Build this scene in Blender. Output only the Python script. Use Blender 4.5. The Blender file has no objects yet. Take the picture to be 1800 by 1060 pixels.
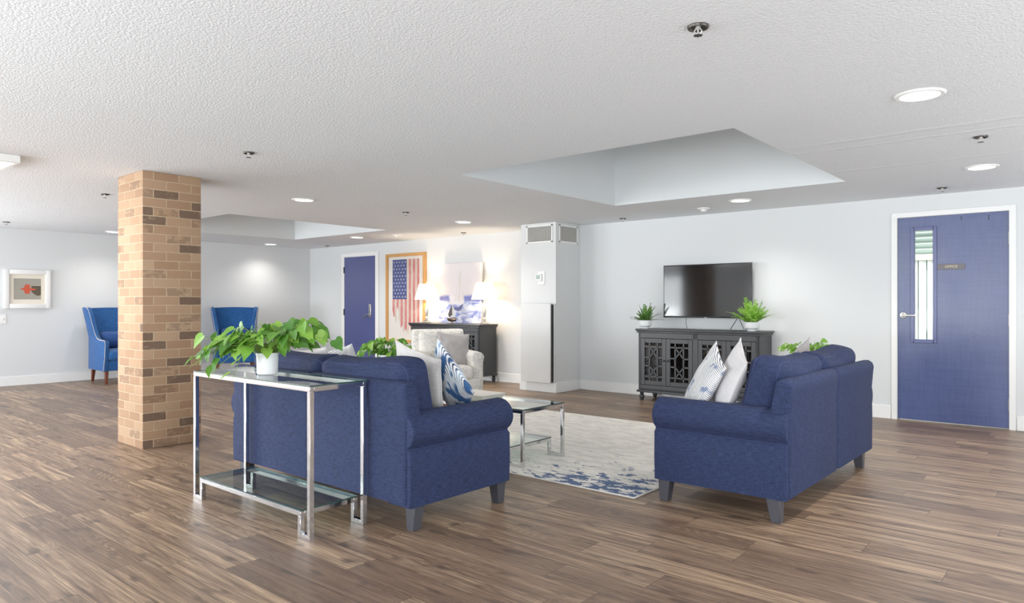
import bpy, bmesh, math, random
from mathutils import Vector, Matrix, noise
PI = math.pi
random.seed(7)
scene = bpy.context.scene
COL = scene.collection

# ------------------------------------------------------------------ helpers
def lin(c):
    def f(v):
        v /= 255.0
        return v / 12.92 if v <= 0.04045 else ((v + 0.055) / 1.055) ** 2.4
    return (f(c[0]), f(c[1]), f(c[2]), 1.0)

class NT:
    def __init__(self, name):
        self.m = bpy.data.materials.new(name)
        self.m.use_nodes = True
        self.t = self.m.node_tree
        for n in list(self.t.nodes):
            self.t.nodes.remove(n)
        self.out = self.t.nodes.new('ShaderNodeOutputMaterial')
    def n(self, kind, **kw):
        nd = self.t.nodes.new(kind)
        for k, v in kw.items():
            setattr(nd, k, v)
        return nd
    def put(self, sock, v):
        if isinstance(v, bpy.types.NodeSocket):
            self.t.links.new(v, sock)
        elif v is not None:
            sock.default_value = v
    def math(self, op, a, b=None, c=None, clamp=False):
        nd = self.n('ShaderNodeMath', operation=op, use_clamp=clamp)
        self.put(nd.inputs[0], a)
        if b is not None: self.put(nd.inputs[1], b)
        if c is not None: self.put(nd.inputs[2], c)
        return nd.outputs[0]
    def xyz(self, v):
        nd = self.n('ShaderNodeSeparateXYZ'); self.put(nd.inputs[0], v); return nd.outputs
    def comb(self, x, y, z):
        nd = self.n('ShaderNodeCombineXYZ')
        for i, v in enumerate((x, y, z)): self.put(nd.inputs[i], v)
        return nd.outputs[0]
    def obj(self):
        return self.n('ShaderNodeTexCoord').outputs['Object']
    def cloth(self):
        u = self.xyz(self.n('ShaderNodeTexCoord').outputs['UV'])
        return self.comb(u[0], 0.0, u[1])
    def mapv(self, v, scale=(1, 1, 1), loc=(0, 0, 0), rot=(0, 0, 0)):
        nd = self.n('ShaderNodeMapping')
        self.put(nd.inputs['Vector'], v)
        nd.inputs['Scale'].default_value = scale
        nd.inputs['Location'].default_value = loc
        nd.inputs['Rotation'].default_value = rot
        return nd.outputs[0]
    def noise(self, v, scale=5, detail=2, rough=0.5, dist=0.0):
        nd = self.n('ShaderNodeTexNoise')
        self.put(nd.inputs['Vector'], v)
        nd.inputs['Scale'].default_value = scale
        nd.inputs['Detail'].default_value = detail
        nd.inputs['Roughness'].default_value = rough
        nd.inputs['Distortion'].default_value = dist
        return nd.outputs['Fac']
    def white(self, v):
        nd = self.n('ShaderNodeTexWhiteNoise', noise_dimensions='3D')
        self.put(nd.inputs['Vector'], v)
        return nd.outputs['Value']
    def ramp(self, f, stops, interp='LINEAR'):
        nd = self.n('ShaderNodeValToRGB')
        cr = nd.color_ramp
        cr.interpolation = interp
        while len(cr.elements) < len(stops): cr.elements.new(0.5)
        for e, (p, c) in zip(cr.elements, stops):
            e.position = p
            e.color = lin(c) if isinstance(c, tuple) else (c, c, c, 1)
        self.put(nd.inputs[0], f)
        return nd.outputs[0]
    def mix(self, f, a, b, mode='MIX'):
        nd = self.n('ShaderNodeMix', data_type='RGBA', blend_type=mode)
        self.put(nd.inputs[0], f)
        self.put(nd.inputs[6], lin(a) if isinstance(a, tuple) else a)
        self.put(nd.inputs[7], lin(b) if isinstance(b, tuple) else b)
        return nd.outputs[2]
    def bump(self, h, strength=0.3, dist=0.01):
        nd = self.n('ShaderNodeBump')
        nd.inputs['Strength'].default_value = strength
        nd.inputs['Distance'].default_value = dist
        self.put(nd.inputs['Height'], h)
        return nd.outputs[0]
    def bsdf(self, color, rough=0.5, metal=0.0, spec=0.5, normal=None, emit=None, estr=0.0, sheen=0.0, coat=0.0):
        b = self.n('ShaderNodeBsdfPrincipled')
        self.put(b.inputs['Base Color'], lin(color) if isinstance(color, tuple) else color)
        self.put(b.inputs['Roughness'], rough)
        self.put(b.inputs['Metallic'], metal)
        b.inputs['Specular IOR Level'].default_value = spec
        if normal is not None: self.put(b.inputs['Normal'], normal)
        if emit is not None:
            self.put(b.inputs['Emission Color'], lin(emit) if isinstance(emit, tuple) else emit)
            b.inputs['Emission Strength'].default_value = estr
        b.inputs['Sheen Weight'].default_value = sheen
        b.inputs['Coat Weight'].default_value = coat
        self.t.links.new(b.outputs[0], self.out.inputs[0])
        return b

def plain(name, color, rough=0.5, metal=0.0, spec=0.5, var=0.05, scale=8, bump=0.0, **kw):
    t = NT(name)
    v = t.obj()
    f = t.noise(v, scale, 3)
    d = tuple(max(0, int(c * (1 - var))) for c in color)
    col = t.mix(f, color, d)
    nrm = t.bump(t.noise(v, scale * 12, 2), bump, 0.004) if bump else None
    t.bsdf(col, rough, metal, spec, nrm, **kw)
    return t.m

def to_obj(name, bm, mat, parent=None, loc=None, smooth=True, angle=38):
    if smooth:
        bmesh.ops.recalc_face_normals(bm, faces=bm.faces)
        lim = math.radians(angle)
        for f in bm.faces: f.smooth = True
        for e in bm.edges:
            if len(e.link_faces) == 2:
                e.smooth = e.calc_face_angle(0) < lim
    me = bpy.data.meshes.new(name)
    bm.to_mesh(me); bm.free()
    mats = mat if isinstance(mat, (list, tuple)) else [mat]
    for m in mats: me.materials.append(m)
    o = bpy.data.objects.new(name, me)
    COL.objects.link(o)
    if parent is not None: o.parent = parent
    if loc is not None: o.location = loc
    return o

def thing(name, label, cat, loc=(0, 0, 0), rotz=0.0, group=None):
    o = bpy.data.objects.new(name, None)
    COL.objects.link(o)
    o.empty_display_size = 0.1
    o.location = loc
    o.rotation_euler = (0, 0, rotz)
    o['label'] = label; o['category'] = cat
    if group: o['group'] = group
    return o

def tag(o, label, cat, group=None, kind=None):
    o['label'] = label; o['category'] = cat
    if group: o['group'] = group
    if kind: o['kind'] = kind
    return o

def struct(o, label=None, cat=None):
    o['kind'] = 'structure'
    if label: o['label'] = label
    if cat: o['category'] = cat
    return o

def copy_tree(o, parent=None):
    c = o.copy(); COL.objects.link(c)
    if parent is not None: c.parent = parent
    for ch in list(o.children): copy_tree(ch, c)
    return c

def new(): return bmesh.new()

def merge(bm, t, M=None, mi=0):
    if M is not None: t.transform(M)
    for f in t.faces: f.material_index = mi
    me = bpy.data.meshes.new('tmp'); t.to_mesh(me); t.free()
    bm.from_mesh(me); bpy.data.meshes.remove(me)

def box(bm, x0, x1, y0, y1, z0, z1, bev=0.0, seg=2, M=None, mi=0):
    t = bmesh.new()
    bmesh.ops.create_cube(t, size=1)
    for v in t.verts:
        v.co = Vector(((x0 + x1) / 2 + v.co.x * (x1 - x0), (y0 + y1) / 2 + v.co.y * (y1 - y0), (z0 + z1) / 2 + v.co.z * (z1 - z0)))
    if bev > 0:
        bmesh.ops.bevel(t, geom=list(t.edges), offset=bev, segments=seg, profile=0.5, affect='EDGES', clamp_overlap=True)
    merge(bm, t, M, mi)
    return bm

def taper(bm, cx, cy, z0, z1, a0, b0, a1, b1, ox=0, oy=0, bev=0.003, M=None):
    # square leg: half sizes a0,b0 at bottom z0 (shifted by ox,oy), a1,b1 at top z1
    t = bmesh.new()
    bmesh.ops.create_cube(t, size=2)
    for v in t.verts:
        top = v.co.z > 0
        sx, sy = (a1, b1) if top else (a0, b0)
        v.co = Vector((cx + (0 if top else ox) + v.co.x * sx, cy + (0 if top else oy) + v.co.y * sy, z1 if top else z0))
    bmesh.ops.bevel(t, geom=list(t.edges), offset=bev, segments=1, affect='EDGES', clamp_overlap=True)
    merge(bm, t, M)
    return bm

def prism(bm, pts, a0, a1, axis='x', bev=0.0, seg=2, fn=None, cuts=0, M=None, mi=0):
    # pts polygon (u,z); extruded along axis. axis 'x': (a,u,z); axis 'y': (u,a,z); axis 'z': (u,z -> x,y), a=z
    def mk(u, w, a):
        if axis == 'x': return Vector((a, u, w))
        if axis == 'y': return Vector((u, a, w))
        return Vector((u, w, a))
    t = bmesh.new()
    A = [t.verts.new(mk(u, w, a0)) for u, w in pts]
    B = [t.verts.new(mk(u, w, a1)) for u, w in pts]
    n = len(pts)
    fa = t.faces.new(A); fb = t.faces.new(B[::-1])
    for i in range(n):
        t.faces.new((A[i], B[i], B[(i + 1) % n], A[(i + 1) % n]))
    bmesh.ops.recalc_face_normals(t, faces=t.faces)
    if bev > 0:
        ed = set(fa.edges) | set(fb.edges)
        bmesh.ops.bevel(t, geom=list(ed), offset=bev, segments=seg, profile=0.5, affect='EDGES', clamp_overlap=True)
    if fn:
        for v in t.verts: v.co = fn(v.co)
    merge(bm, t, M, mi)
    return bm

def lathe(bm, prof, seg=24, c=(0, 0, 0), M=None, mi=0, caps=True):
    t = bmesh.new()
    rings = []
    for r, z in prof:
        rings.append([t.verts.new((c[0] + max(r, 1e-4) * math.cos(2 * PI * k / seg), c[1] + max(r, 1e-4) * math.sin(2 * PI * k / seg), c[2] + z)) for k in range(seg)])
    for a, b in zip(rings, rings[1:]):
        for k in range(seg):
            t.faces.new((a[k], a[(k + 1) % seg], b[(k + 1) % seg], b[k]))
    if caps:
        t.faces.new(rings[0][::-1]); t.faces.new(rings[-1])
    bmesh.ops.recalc_face_normals(t, faces=t.faces)
    merge(bm, t, M, mi)
    return bm

def tube(bm, pts, r, seg=8, caps=True, mi=0):
    pts = [Vector(p) for p in pts]
    t = bmesh.new(); rings = []
    for i, p in enumerate(pts):
        d = (pts[min(i + 1, len(pts) - 1)] - pts[max(i - 1, 0)])
        if d.length < 1e-9: d = Vector((0, 0, 1))
        d.normalize()
        a = d.orthogonal().normalized() if i == 0 else (pa - d * pa.dot(d)).normalized()
        pa = a
        b = d.cross(a)
        rr = r[i] if isinstance(r, (list, tuple)) else r
        rings.append([t.verts.new(p + a * rr * math.cos(2 * PI * k / seg) + b * rr * math.sin(2 * PI * k / seg)) for k in range(seg)])
    for a, b in zip(rings, rings[1:]):
        for k in range(seg):
            t.faces.new((a[k], a[(k + 1) % seg], b[(k + 1) % seg], b[k]))
    if caps:
        t.faces.new(rings[0][::-1]); t.faces.new(rings[-1])
    merge(bm, t, None, mi)
    return bm

def softbox(bm, sx, sy, sz, r=0.05, puff=(0, 0, 0), n=10, M=None, wr=0.0, wscale=6.0, seed=0.0, fn=None):
    # rounded, puffed cushion centred on the origin with full sizes sx,sy,sz
    t = bmesh.new()
    bmesh.ops.create_cube(t, size=2)
    bmesh.ops.subdivide_edges(t, edges=list(t.edges), cuts=n, use_grid_fill=True)
    h = Vector((sx / 2, sy / 2, sz / 2))
    for v in t.verts:
        # cosine spacing puts more rows near the rounded edges
        q = Vector((math.sin(c * PI / 2) for c in v.co))
        p = Vector((q[i] * h[i] for i in range(3)))
        inner = Vector((max(-h[i] + r, min(h[i] - r, p[i])) for i in range(3)))
        d = p - inner
        if d.length > 1e-9:
            p = inner + d.normalized() * r
        off = Vector((0, 0, 0))
        for i in range(3):
            j, k = (i + 1) % 3, (i + 2) % 3
            off[i] = puff[i] * q[i] * (1 - q[j] ** 2) * (1 - q[k] ** 2)
        p = p + off
        if wr:
            nz = noise.noise(Vector((p.x * wscale + seed, p.y * wscale, p.z * wscale * 1.6)))
            p = p + p.normalized() * (nz * wr)
        v.co = p
    if fn:
        for v in t.verts: v.co = fn(v.co)
    merge(bm, t, M)
    return bm

def pillow_bm(w, h, t, wr=0.006, seed=0.0, n=22, ear=0.09, slump=0.0):
    bm = bmesh.new(); uvl = bm.loops.layers.uv.new('UVMap')
    g = {}
    for s in (1, -1):
        for i in range(n + 1):
            for j in range(n + 1):
                edge = i in (0, n) or j in (0, n)
                if s == -1 and edge: g[(s, i, j)] = g[(1, i, j)]; continue
                u = -math.cos(PI * i / n); v = -math.cos(PI * j / n)
                x = u * w / 2 * (1 - ear * (1 - v * v) * 1.0)
                z = v * h / 2 * (1 - ear * (1 - u * u) * 1.0)
                th = t / 2 * ((1 - u * u) * (1 - v * v)) ** 0.55
                if not edge:
                    th *= 1 + 0.0
                    th += wr * (noise.noise(Vector((u * 2.2 + seed, v * 2.2, s * 3.1))) + 0.6 * noise.noise(Vector((u * 6 + seed, v * 3, s * 5)))) * min(1, 4 * (1 - abs(u)) * 2) * min(1, 8 * (1 - abs(v)))
                z -= slump * (1 - u * u) * (v + 1) * 0.5
                g[(s, i, j)] = bm.verts.new((x, -s * max(th, 0.0), z))
    for s in (1, -1):
        for i in range(n):
            for j in range(n):
                q = [g[(s, i, j)], g[(s, i + 1, j)], g[(s, i + 1, j + 1)], g[(s, i, j + 1)]]
                f = bm.faces.new(q if s == 1 else q[::-1])
                ij = [(i, j), (i + 1, j), (i + 1, j + 1), (i, j + 1)]
                if s != 1: ij = ij[::-1]
                for lp, (a, b) in zip(f.loops, ij):
                    lp[uvl].uv = (-math.cos(PI * a / n) * w / 2, -math.cos(PI * b / n) * h / 2)
    return bm

def pillow(name, label, mat, loc, az, tilt, roll, w=0.45, h=0.45, t=0.16, seed=0.0, group=None, pipe=None, ear=0.09, wr=0.006, slump=0.0):
    o = to_obj(name, pillow_bm(w, h, t, wr, seed, ear=ear, slump=slump), mat, angle=70)
    o.matrix_world = Matrix.Translation(Vector(loc)) @ Matrix.Rotation(math.radians(az), 4, 'Z') @ Matrix.Rotation(math.radians(-tilt), 4, 'X') @ Matrix.Rotation(math.radians(roll), 4, 'Y')
    tag(o, label, 'pillow', group)
    if pipe is not None:
        pb = new(); pts = []
        n = 12
        for (a, b) in (((-1, -1), (1, -1)), ((1, -1), (1, 1)), ((1, 1), (-1, 1)), ((-1, 1), (-1, -1))):
            for k in range(n):
                f = k / n
                u = a[0] + (b[0] - a[0]) * f; v = a[1] + (b[1] - a[1]) * f
                pts.append((u * w / 2 * (1 - ear * (1 - v * v)), 0, v * h / 2 * (1 - ear * (1 - u * u)) - slump * (1 - u * u) * (v + 1) * 0.5))
        pts.append(pts[0])
        tube(pb, pts, 0.004, 6, caps=False)
        to_obj('piping', pb, pipe, o)
    return o

def text_bm(s, size, depth=0.001):
    cu = bpy.data.curves.new('txt', 'FONT')
    cu.body = s; cu.size = size; cu.align_x = 'CENTER'; cu.align_y = 'CENTER'; cu.extrude = depth; cu.resolution_u = 3
    o = bpy.data.objects.new('txt', cu); COL.objects.link(o)
    dg = bpy.context.evaluated_depsgraph_get()
    me = bpy.data.meshes.new_from_object(o.evaluated_get(dg))
    bpy.data.objects.remove(o); bpy.data.curves.remove(cu)
    bm = bmesh.new(); bm.from_mesh(me); bpy.data.meshes.remove(me)
    return bm

def ngon(bm, pts, mi=0):
    f = bm.faces.new([bm.verts.new(p) for p in pts]); f.material_index = mi
    return f

# ------------------------------------------------------------------ materials
def wall_mat():
    t = NT('wall_paint'); v = t.obj()
    col = t.mix(t.noise(v, 0.7, 2), (217, 219, 220), (212, 215, 217))
    t.bsdf(col, 0.55, 0, 0.3, t.bump(t.noise(v, 180, 3), 0.06, 0.002)); return t.m
M_wall = wall_mat()
M_chase = plain('chase_paint', (218, 219, 219), 0.5, var=0.02)
M_white = plain('white_trim_paint', (238, 238, 237), 0.35, var=0.02)
M_well = plain('well_paint', (222, 226, 228), 0.6, var=0.03, scale=2)

def ceiling_mat():
    t = NT('textured_ceiling'); v = t.obj()
    a = t.noise(v, 62, 3, 0.6)
    b = t.n('ShaderNodeTexVoronoi'); t.put(b.inputs['Vector'], v); b.inputs['Scale'].default_value = 90
    h = t.math('ADD', t.math('MULTIPLY', a, 1.0), t.math('MULTIPLY', b.outputs['Distance'], -0.55))
    x, y, z = t.xyz(v)
    # taped board seams that run with the room and wander a little
    wob = t.math('MULTIPLY', t.math('SUBTRACT', t.noise(t.comb(x, 0.0, 0.0), 1.3, 3), 0.5), 0.16)
    seams = None
    for y0, w in ((5.16, 0.05), (5.40, 0.03), (6.34, 0.05)):
        d = t.math('ABSOLUTE', t.math('SUBTRACT', t.math('ADD', y, wob), y0))
        s = t.math('SUBTRACT', 1.0, t.math('DIVIDE', d, w), clamp=True)
        seams = s if seams is None else t.math('MAXIMUM', seams, s)
    seams = t.math('MULTIPLY', seams, t.math('MULTIPLY', t.noise(v, 1.1, 2), t.math('GREATER_THAN', x, -1.9)))
    patch = t.noise(t.mapv(v, (0.5, 1.2, 1)), 1.0, 3)
    h2 = t.math('ADD', h, t.math('MULTIPLY', seams, 3.0))
    col = t.mix(patch, (232, 235, 239), (227, 230, 234))
    col = t.mix(t.ramp(h, [(0.1, 0.3), (0.4, 0.0)]), col, (212, 213, 215))  # hollows of the texture darkened, shade put into the colour
    t.bsdf(col, 0.8, 0, 0.15, t.bump(h2, 0.42, 0.008)); return t.m
M_ceil = ceiling_mat()

def floor_mat():
    t = NT('wood_plank_floor'); v = t.obj()
    x, y, z = t.xyz(v)
    PW, PL = 0.178, 1.22
    row = t.math('FLOOR', t.math('DIVIDE', y, PW))
    shift = t.white(t.comb(row, 3.0, 0.0))
    u = t.math('ADD', t.math('DIVIDE', x, PL), shift)
    colm = t.math('FLOOR', u)
    pid = t.white(t.comb(row, colm, 1.0)); pid2 = t.white(t.comb(row, colm, 9.0))
    fx = t.math('FRACT', u); fy = t.math('FRACT', t.math('DIVIDE', y, PW))
    off = t.math('MULTIPLY', pid, 37.0)
    gv = t.comb(t.math('ADD', t.math('MULTIPLY', x, 0.65), off), t.math('ADD', t.math('MULTIPLY', y, 13.0), off), off)
    g1 = t.noise(gv, 1.6, 6, 0.66, 0.8)                     # broad streaks
    gv2 = t.comb(t.math('MULTIPLY', x, 3.0), t.math('MULTIPLY', y, 130.0), off)
    g2 = t.noise(gv2, 1.0, 3, 0.6)                          # fine grain
    # cathedral rings
    warp = t.noise(t.comb(t.math('MULTIPLY', x, 0.55), t.math('MULTIPLY', y, 4.5), off), 1.4, 2, 0.5)
    ring = t.math('SINE', t.math('MULTIPLY', t.math('ADD', warp, t.math('MULTIPLY', fy, 0.05)), 165.0))
    ring = t.math('MULTIPLY', t.math('ADD', ring, 1.0), 0.5)
    base = t.ramp(g1, [(0.30, (80, 61, 48)), (0.43, (128, 102, 81)), (0.55, (164, 136, 109)), (0.72, (206, 174, 138))])
    dark = t.mix(t.ramp(pid2, [(0.0, 0.0), (0.45, 0.1), (1.0, 0.85)]), base, (106, 84, 68))
    rmask = t.math('MULTIPLY', t.math('MULTIPLY', ring, t.ramp(t.noise(gv, 0.8, 1), [(0.42, 0.05), (0.58, 1.0)])), t.ramp(pid2, [(0.35, 0.12), (0.6, 0.62)]))
    c2 = t.mix(rmask, dark, (82, 62, 48))
    c3 = t.mix(t.math('MULTIPLY', t.ramp(g2, [(0.38, 1.0), (0.58, 0.0)]), 0.6), c2, (74, 56, 44))
    knot = t.noise(t.comb(t.math('MULTIPLY', x, 2.6), t.math('MULTIPLY', y, 8.0), off), 1.5, 2)
    c4 = t.mix(t.ramp(knot, [(0.60, 0.0), (0.72, 0.8)]), c3, (66, 50, 41))
    ex = t.math('MINIMUM', fx, t.math('SUBTRACT', 1.0, fx))
    ey = t.math('MINIMUM', fy, t.math('SUBTRACT', 1.0, fy))
    gap = t.math('MAXIMUM', t.math('LESS_THAN', t.math('MULTIPLY', ex, PL), 0.0013), t.math('LESS_THAN', t.math('MULTIPLY', ey, PW), 0.0013))
    c5 = t.mix(t.math('MULTIPLY', gap, 0.85), c4, (48, 38, 32))
    rough = t.math('ADD', 0.36, t.math('MULTIPLY', g2, 0.14))
    hgt = t.math('SUBTRACT', t.math('MULTIPLY', g2, 0.4), t.math('MULTIPLY', gap, 1.0))
    t.bsdf(c5, rough, 0, 0.5, t.bump(hgt, 0.18, 0.003)); return t.m
M_floor = floor_mat()

def brick_mat():
    t = NT('tan_brick'); v = t.obj()
    x, y, z = t.xyz(v)
    geo = t.n('ShaderNodeNewGeometry').outputs['Normal']
    nx, ny, nz = t.xyz(geo)
    side = t.math('GREATER_THAN', t.math('ABSOLUTE', nx), 0.5)
    along = t.math('ADD', t.math('MULTIPLY', side, t.math('SUBTRACT', y, 0.0)), t.math('MULTIPLY', t.math('SUBTRACT', 1.0, side), t.math('ADD', x, 0.105)))
    RH, BL = 2.34 / 31.0, 0.2135
    r = t.math('DIVIDE', z, RH); row = t.math('FLOOR', r)
    u = t.math('ADD', t.math('DIVIDE', along, BL), t.math('MULTIPLY', t.math('MODULO', row, 2.0), 0.5))
    cl = t.math('FLOOR', u)
    fu = t.math('FRACT', u); fz = t.math('FRACT', r)
    wob = t.math('MULTIPLY', t.math('SUBTRACT', t.noise(v, 30, 2), 0.5), 0.006)
    eu = t.math('ADD', t.math('MULTIPLY', t.math('MINIMUM', fu, t.math('SUBTRACT', 1.0, fu)), BL), wob)
    ez = t.math('ADD', t.math('MULTIPLY', t.math('MINIMUM', fz, t.math('SUBTRACT', 1.0, fz)), RH), wob)
    e = t.math('MINIMUM', eu, ez)
    mort = t.ramp(t.math('MULTIPLY', e, 100.0), [(0.30, 1.0), (0.55, 0.0)])
    idv = t.comb(row, cl, side)
    w1 = t.white(idv); w2 = t.white(t.comb(row, cl, t.math('ADD', side, 5.0)))
    n1 = t.noise(t.comb(t.math('MULTIPLY', along, 14.0), t.math('MULTIPLY', z, 22.0), t.math('MULTIPLY', w1, 30.0)), 1.0, 3, 0.6)
    n2 = t.noise(v, 60, 3, 0.6)
    tan = t.ramp(w1, [(0.0, (160, 126, 99)), (0.5, (173, 140, 110)), (1.0, (183, 153, 123))])
    tan = t.mix(t.math('MULTIPLY', n2, 0.35), tan, (150, 116, 92))
    thr = t.math('ADD', t.math('MULTIPLY', side, 0.13), 0.03)
    is_dark = t.math('LESS_THAN', w2, thr)
    part = t.math('LESS_THAN', w2, t.math('ADD', thr, 0.16))
    patch = t.ramp(n1, [(0.40, 0.0), (0.52, 0.8)])
    dk = t.math('MAXIMUM', t.math('MULTIPLY', is_dark, t.ramp(n1, [(0.18, 0.15), (0.42, 0.92)])), t.math('MULTIPLY', part, t.math('MULTIPLY', patch, 0.6)))
    bc = t.mix(dk, tan, t.mix(n2, (84, 68, 57), (122, 100, 84)))
    col = t.mix(mort, bc, (190, 163, 134))
    h = t.math('ADD', t.math('MULTIPLY', t.math('SUBTRACT', 1.0, mort), 1.0), t.math('MULTIPLY', n2, 0.25))
    t.bsdf(col, 0.85, 0, 0.2, t.bump(h, 0.55, 0.006)); return t.m
M_brick = brick_mat()

def fabric(name, c1, c2, axis=2, sc=1.0, bump=0.25, sheen=0.15):
    t = NT(name); v = t.obj()
    warp = t.noise(t.mapv(v, (14 * sc, 14 * sc, 200 * sc)), 1.0, 2, 0.6)
    weft = t.noise(t.mapv(v, (180 * sc, 180 * sc, 20 * sc)), 1.0, 2, 0.6)
    f = t.math('ADD', t.math('MULTIPLY', warp, 0.6), t.math('MULTIPLY', weft, 0.4))
    big = t.noise(v, 3.0, 2)
    col = t.mix(t.ramp(f, [(0.36, 0.0), (0.64, 1.0)]), c1, c2)
    col = t.mix(t.math('MULTIPLY', big, 0.25), col, tuple(int(c * 0.8) for c in c1))
    t.bsdf(col, 0.85, 0, 0.25, t.bump(f, bump, 0.002), sheen=sheen); return t.m
M_navy = fabric('navy_woven_fabric', (23, 31, 58), (46, 58, 96), sc=1.7, sheen=0.0, bump=0.18)
M_navy_seam = plain('navy_piping', (34, 46, 88), 0.8)
M_blue = fabric('bright_blue_linen', (18, 64, 124), (38, 98, 164), sc=0.9)
M_blue_dk = fabric('blue_linen_cushion', (28, 58, 116), (44, 84, 150), sc=0.9)
M_grey_p = fabric('pale_grey_cotton', (205, 202, 204), (222, 219, 220), bump=0.1)
M_warm_p = fabric('warm_grey_velvet', (172, 166, 166), (190, 184, 183), bump=0.1)
M_cream_p = fabric('cream_linen', (206, 202, 200), (226, 222, 218), bump=0.1)

def stripe_mat():
    t = NT('navy_pinstripe_cotton'); v = t.cloth(); x, y, z = t.xyz(v)
    wob = t.math('MULTIPLY', t.math('SUBTRACT', t.noise(t.mapv(v, (14, 14, 30)), 1.0, 2), 0.5), 0.005)
    zz = t.math('ADD', z, wob)
    s = t.math('FRACT', t.math('MULTIPLY', t.math('ADD', zz, t.math('MULTIPLY', x, 0.12)), 82.0))
    ln = t.math('LESS_THAN', s, 0.33)
    fade = t.ramp(t.noise(t.mapv(v, (25, 25, 4)), 1.0, 2), [(0.3, 0.35), (0.5, 1.0)])
    c = t.mix(t.math('MULTIPLY', ln, fade), (240, 238, 236), (44, 60, 96))
    d = t.math('MULTIPLY', t.ramp(t.noise(t.mapv(v, (9, 9, 14)), 1.0, 2, 0.5), [(0.6, 0.0), (0.66, 1.0)]), 0.75)
    c = t.mix(d, c, (72, 100, 150))
    low = t.math('MULTIPLY', t.math('GREATER_THAN', t.math('ADD', x, t.math('MULTIPLY', z, -0.9)), t.math('ADD', 0.20, t.math('MULTIPLY', t.noise(v, 30, 2), 0.1))), 0.9)
    c = t.mix(low, c, t.mix(t.noise(v, 18, 2), (40, 82, 132), (170, 196, 220)))
    t.bsdf(c, 0.85, 0, 0.2); return t.m
M_stripe = stripe_mat()

def ikat_mat():
    t = NT('blue_ikat_cotton'); v = t.cloth(); x, y, z = t.xyz(v)
    a = t.noise(t.mapv(v, (9, 3, 9), (0.3, 0, 0.1)), 0.8, 1, 0.4, 0.2)
    wav = t.math('ADD', t.math('ADD', t.math('MULTIPLY', x, 0.8), t.math('MULTIPLY', z, 0.35)), t.math('MULTIPLY', a, 0.05))
    s = t.math('FRACT', t.math('MULTIPLY', wav, 84.0))
    jag = t.math('MULTIPLY', t.math('SUBTRACT', t.white(t.comb(t.math('FLOOR', t.math('MULTIPLY', wav, 84.0)), 0.0, 0.0)), 0.5), 0.10)
    ln = t.math('LESS_THAN', s, 0.40)
    zone = t.math('ADD', a, jag)
    blue = t.ramp(zone, [(0.40, 1.0), (0.44, 0.0)])
    blue2 = t.ramp(zone, [(0.60, 0.0), (0.64, 1.0)])
    bl = t.math('MAXIMUM', blue, blue2)
    c = t.mix(ln, (240, 240, 240), (46, 66, 100))
    pale = t.ramp(zone, [(0.50, 0.0), (0.58, 1.0)])
    c = t.mix(t.math('MULTIPLY', pale, 0.8), c, t.mix(ln, (236, 240, 244), (160, 194, 222)))
    c = t.mix(bl, c, t.mix(t.noise(v, 60, 2), (34, 66, 112), (70, 112, 164)))
    t.bsdf(c, 0.85, 0, 0.2); return t.m
M_ikat = ikat_mat()

def print_mat():
    t = NT('cream_floral_print'); v = t.obj()
    n1 = t.noise(t.mapv(v, (1, 1, 1)), 14, 3, 0.55, 1.4)
    line = t.ramp(n1, [(0.47, 0.0), (0.495, 1.0), (0.515, 1.0), (0.54, 0.0)])
    msk = t.ramp(t.noise(v, 7, 2), [(0.42, 0.0), (0.5, 1.0)])
    vo = t.n('ShaderNodeTexVoronoi'); t.put(vo.inputs['Vector'], t.mapv(v, (1, 1, 1.6), rot=(0.4, 0.7, 0.2))); vo.inputs['Scale'].default_value = 26
    leaf = t.ramp(vo.outputs['Distance'], [(0.22, 1.0), (0.34, 0.0)])
    lm = t.ramp(t.noise(v, 5, 2), [(0.5, 0.0), (0.56, 1.0)])
    c = t.mix(t.math('MULTIPLY', line, t.math('MULTIPLY', msk, 0.6)), (232, 228, 220), (142, 150, 164))
    c = t.mix(t.math('MULTIPLY', leaf, t.math('MULTIPLY', lm, 0.55)), c, (146, 150, 158))
    t.bsdf(c, 0.9, 0, 0.2); return t.m
M_print = print_mat()

def glass_mat(name, tint=(228, 240, 236), refl=1.0, base=0.0):
    t = NT(name)
    fr = t.n('ShaderNodeFresnel'); fr.inputs['IOR'].default_value = 1.5
    tr = t.n('ShaderNodeBsdfTransparent'); tr.inputs[0].default_value = lin(tint)
    gl = t.n('ShaderNodeBsdfGlossy'); gl.inputs['Roughness'].default_value = 0.01
    front = t.math('SUBTRACT', 1.0, t.n('ShaderNodeNewGeometry').outputs['Backfacing'])
    f = t.math('MULTIPLY', t.math('ADD', t.math('MULTIPLY', fr.outputs[0], refl), base, clamp=True), front)
    mx = t.n('ShaderNodeMixShader')
    t.put(mx.inputs[0], f); t.put(mx.inputs[1], tr.outputs[0]); t.put(mx.inputs[2], gl.outputs[0])
    t.t.links.new(mx.outputs[0], t.out.inputs[0]); return t.m
M_glass = glass_mat('clear_table_glass', (233, 243, 239), 1.0)
M_pane = glass_mat('picture_glass', (250, 250, 250), 0.6)
M_glass_edge = plain('green_glass_edge', (38, 66, 60), 0.1, spec=0.8)
def chrome_mat():
    t = NT('polished_chrome'); v = t.obj()
    t.bsdf(t.mix(t.noise(v, 4, 2), (222, 222, 224), (206, 207, 210)), 0.08, 1.0); return t.m
M_chrome = chrome_mat()
M_nickel = plain('brushed_nickel', (205, 203, 198), 0.28, 1.0)
M_silver = plain('silver_metal', (208, 205, 200), 0.35, 0.6)
M_sofaleg = plain('charcoal_plastic_leg', (62, 63, 70), 0.4)
def redwood():
    t = NT('cherry_stained_wood'); v = t.obj()
    g = t.noise(t.mapv(v, (40, 40, 5)), 1.0, 3)
    t.bsdf(t.mix(g, (120, 62, 40), (76, 36, 24)), 0.35); return t.m
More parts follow.
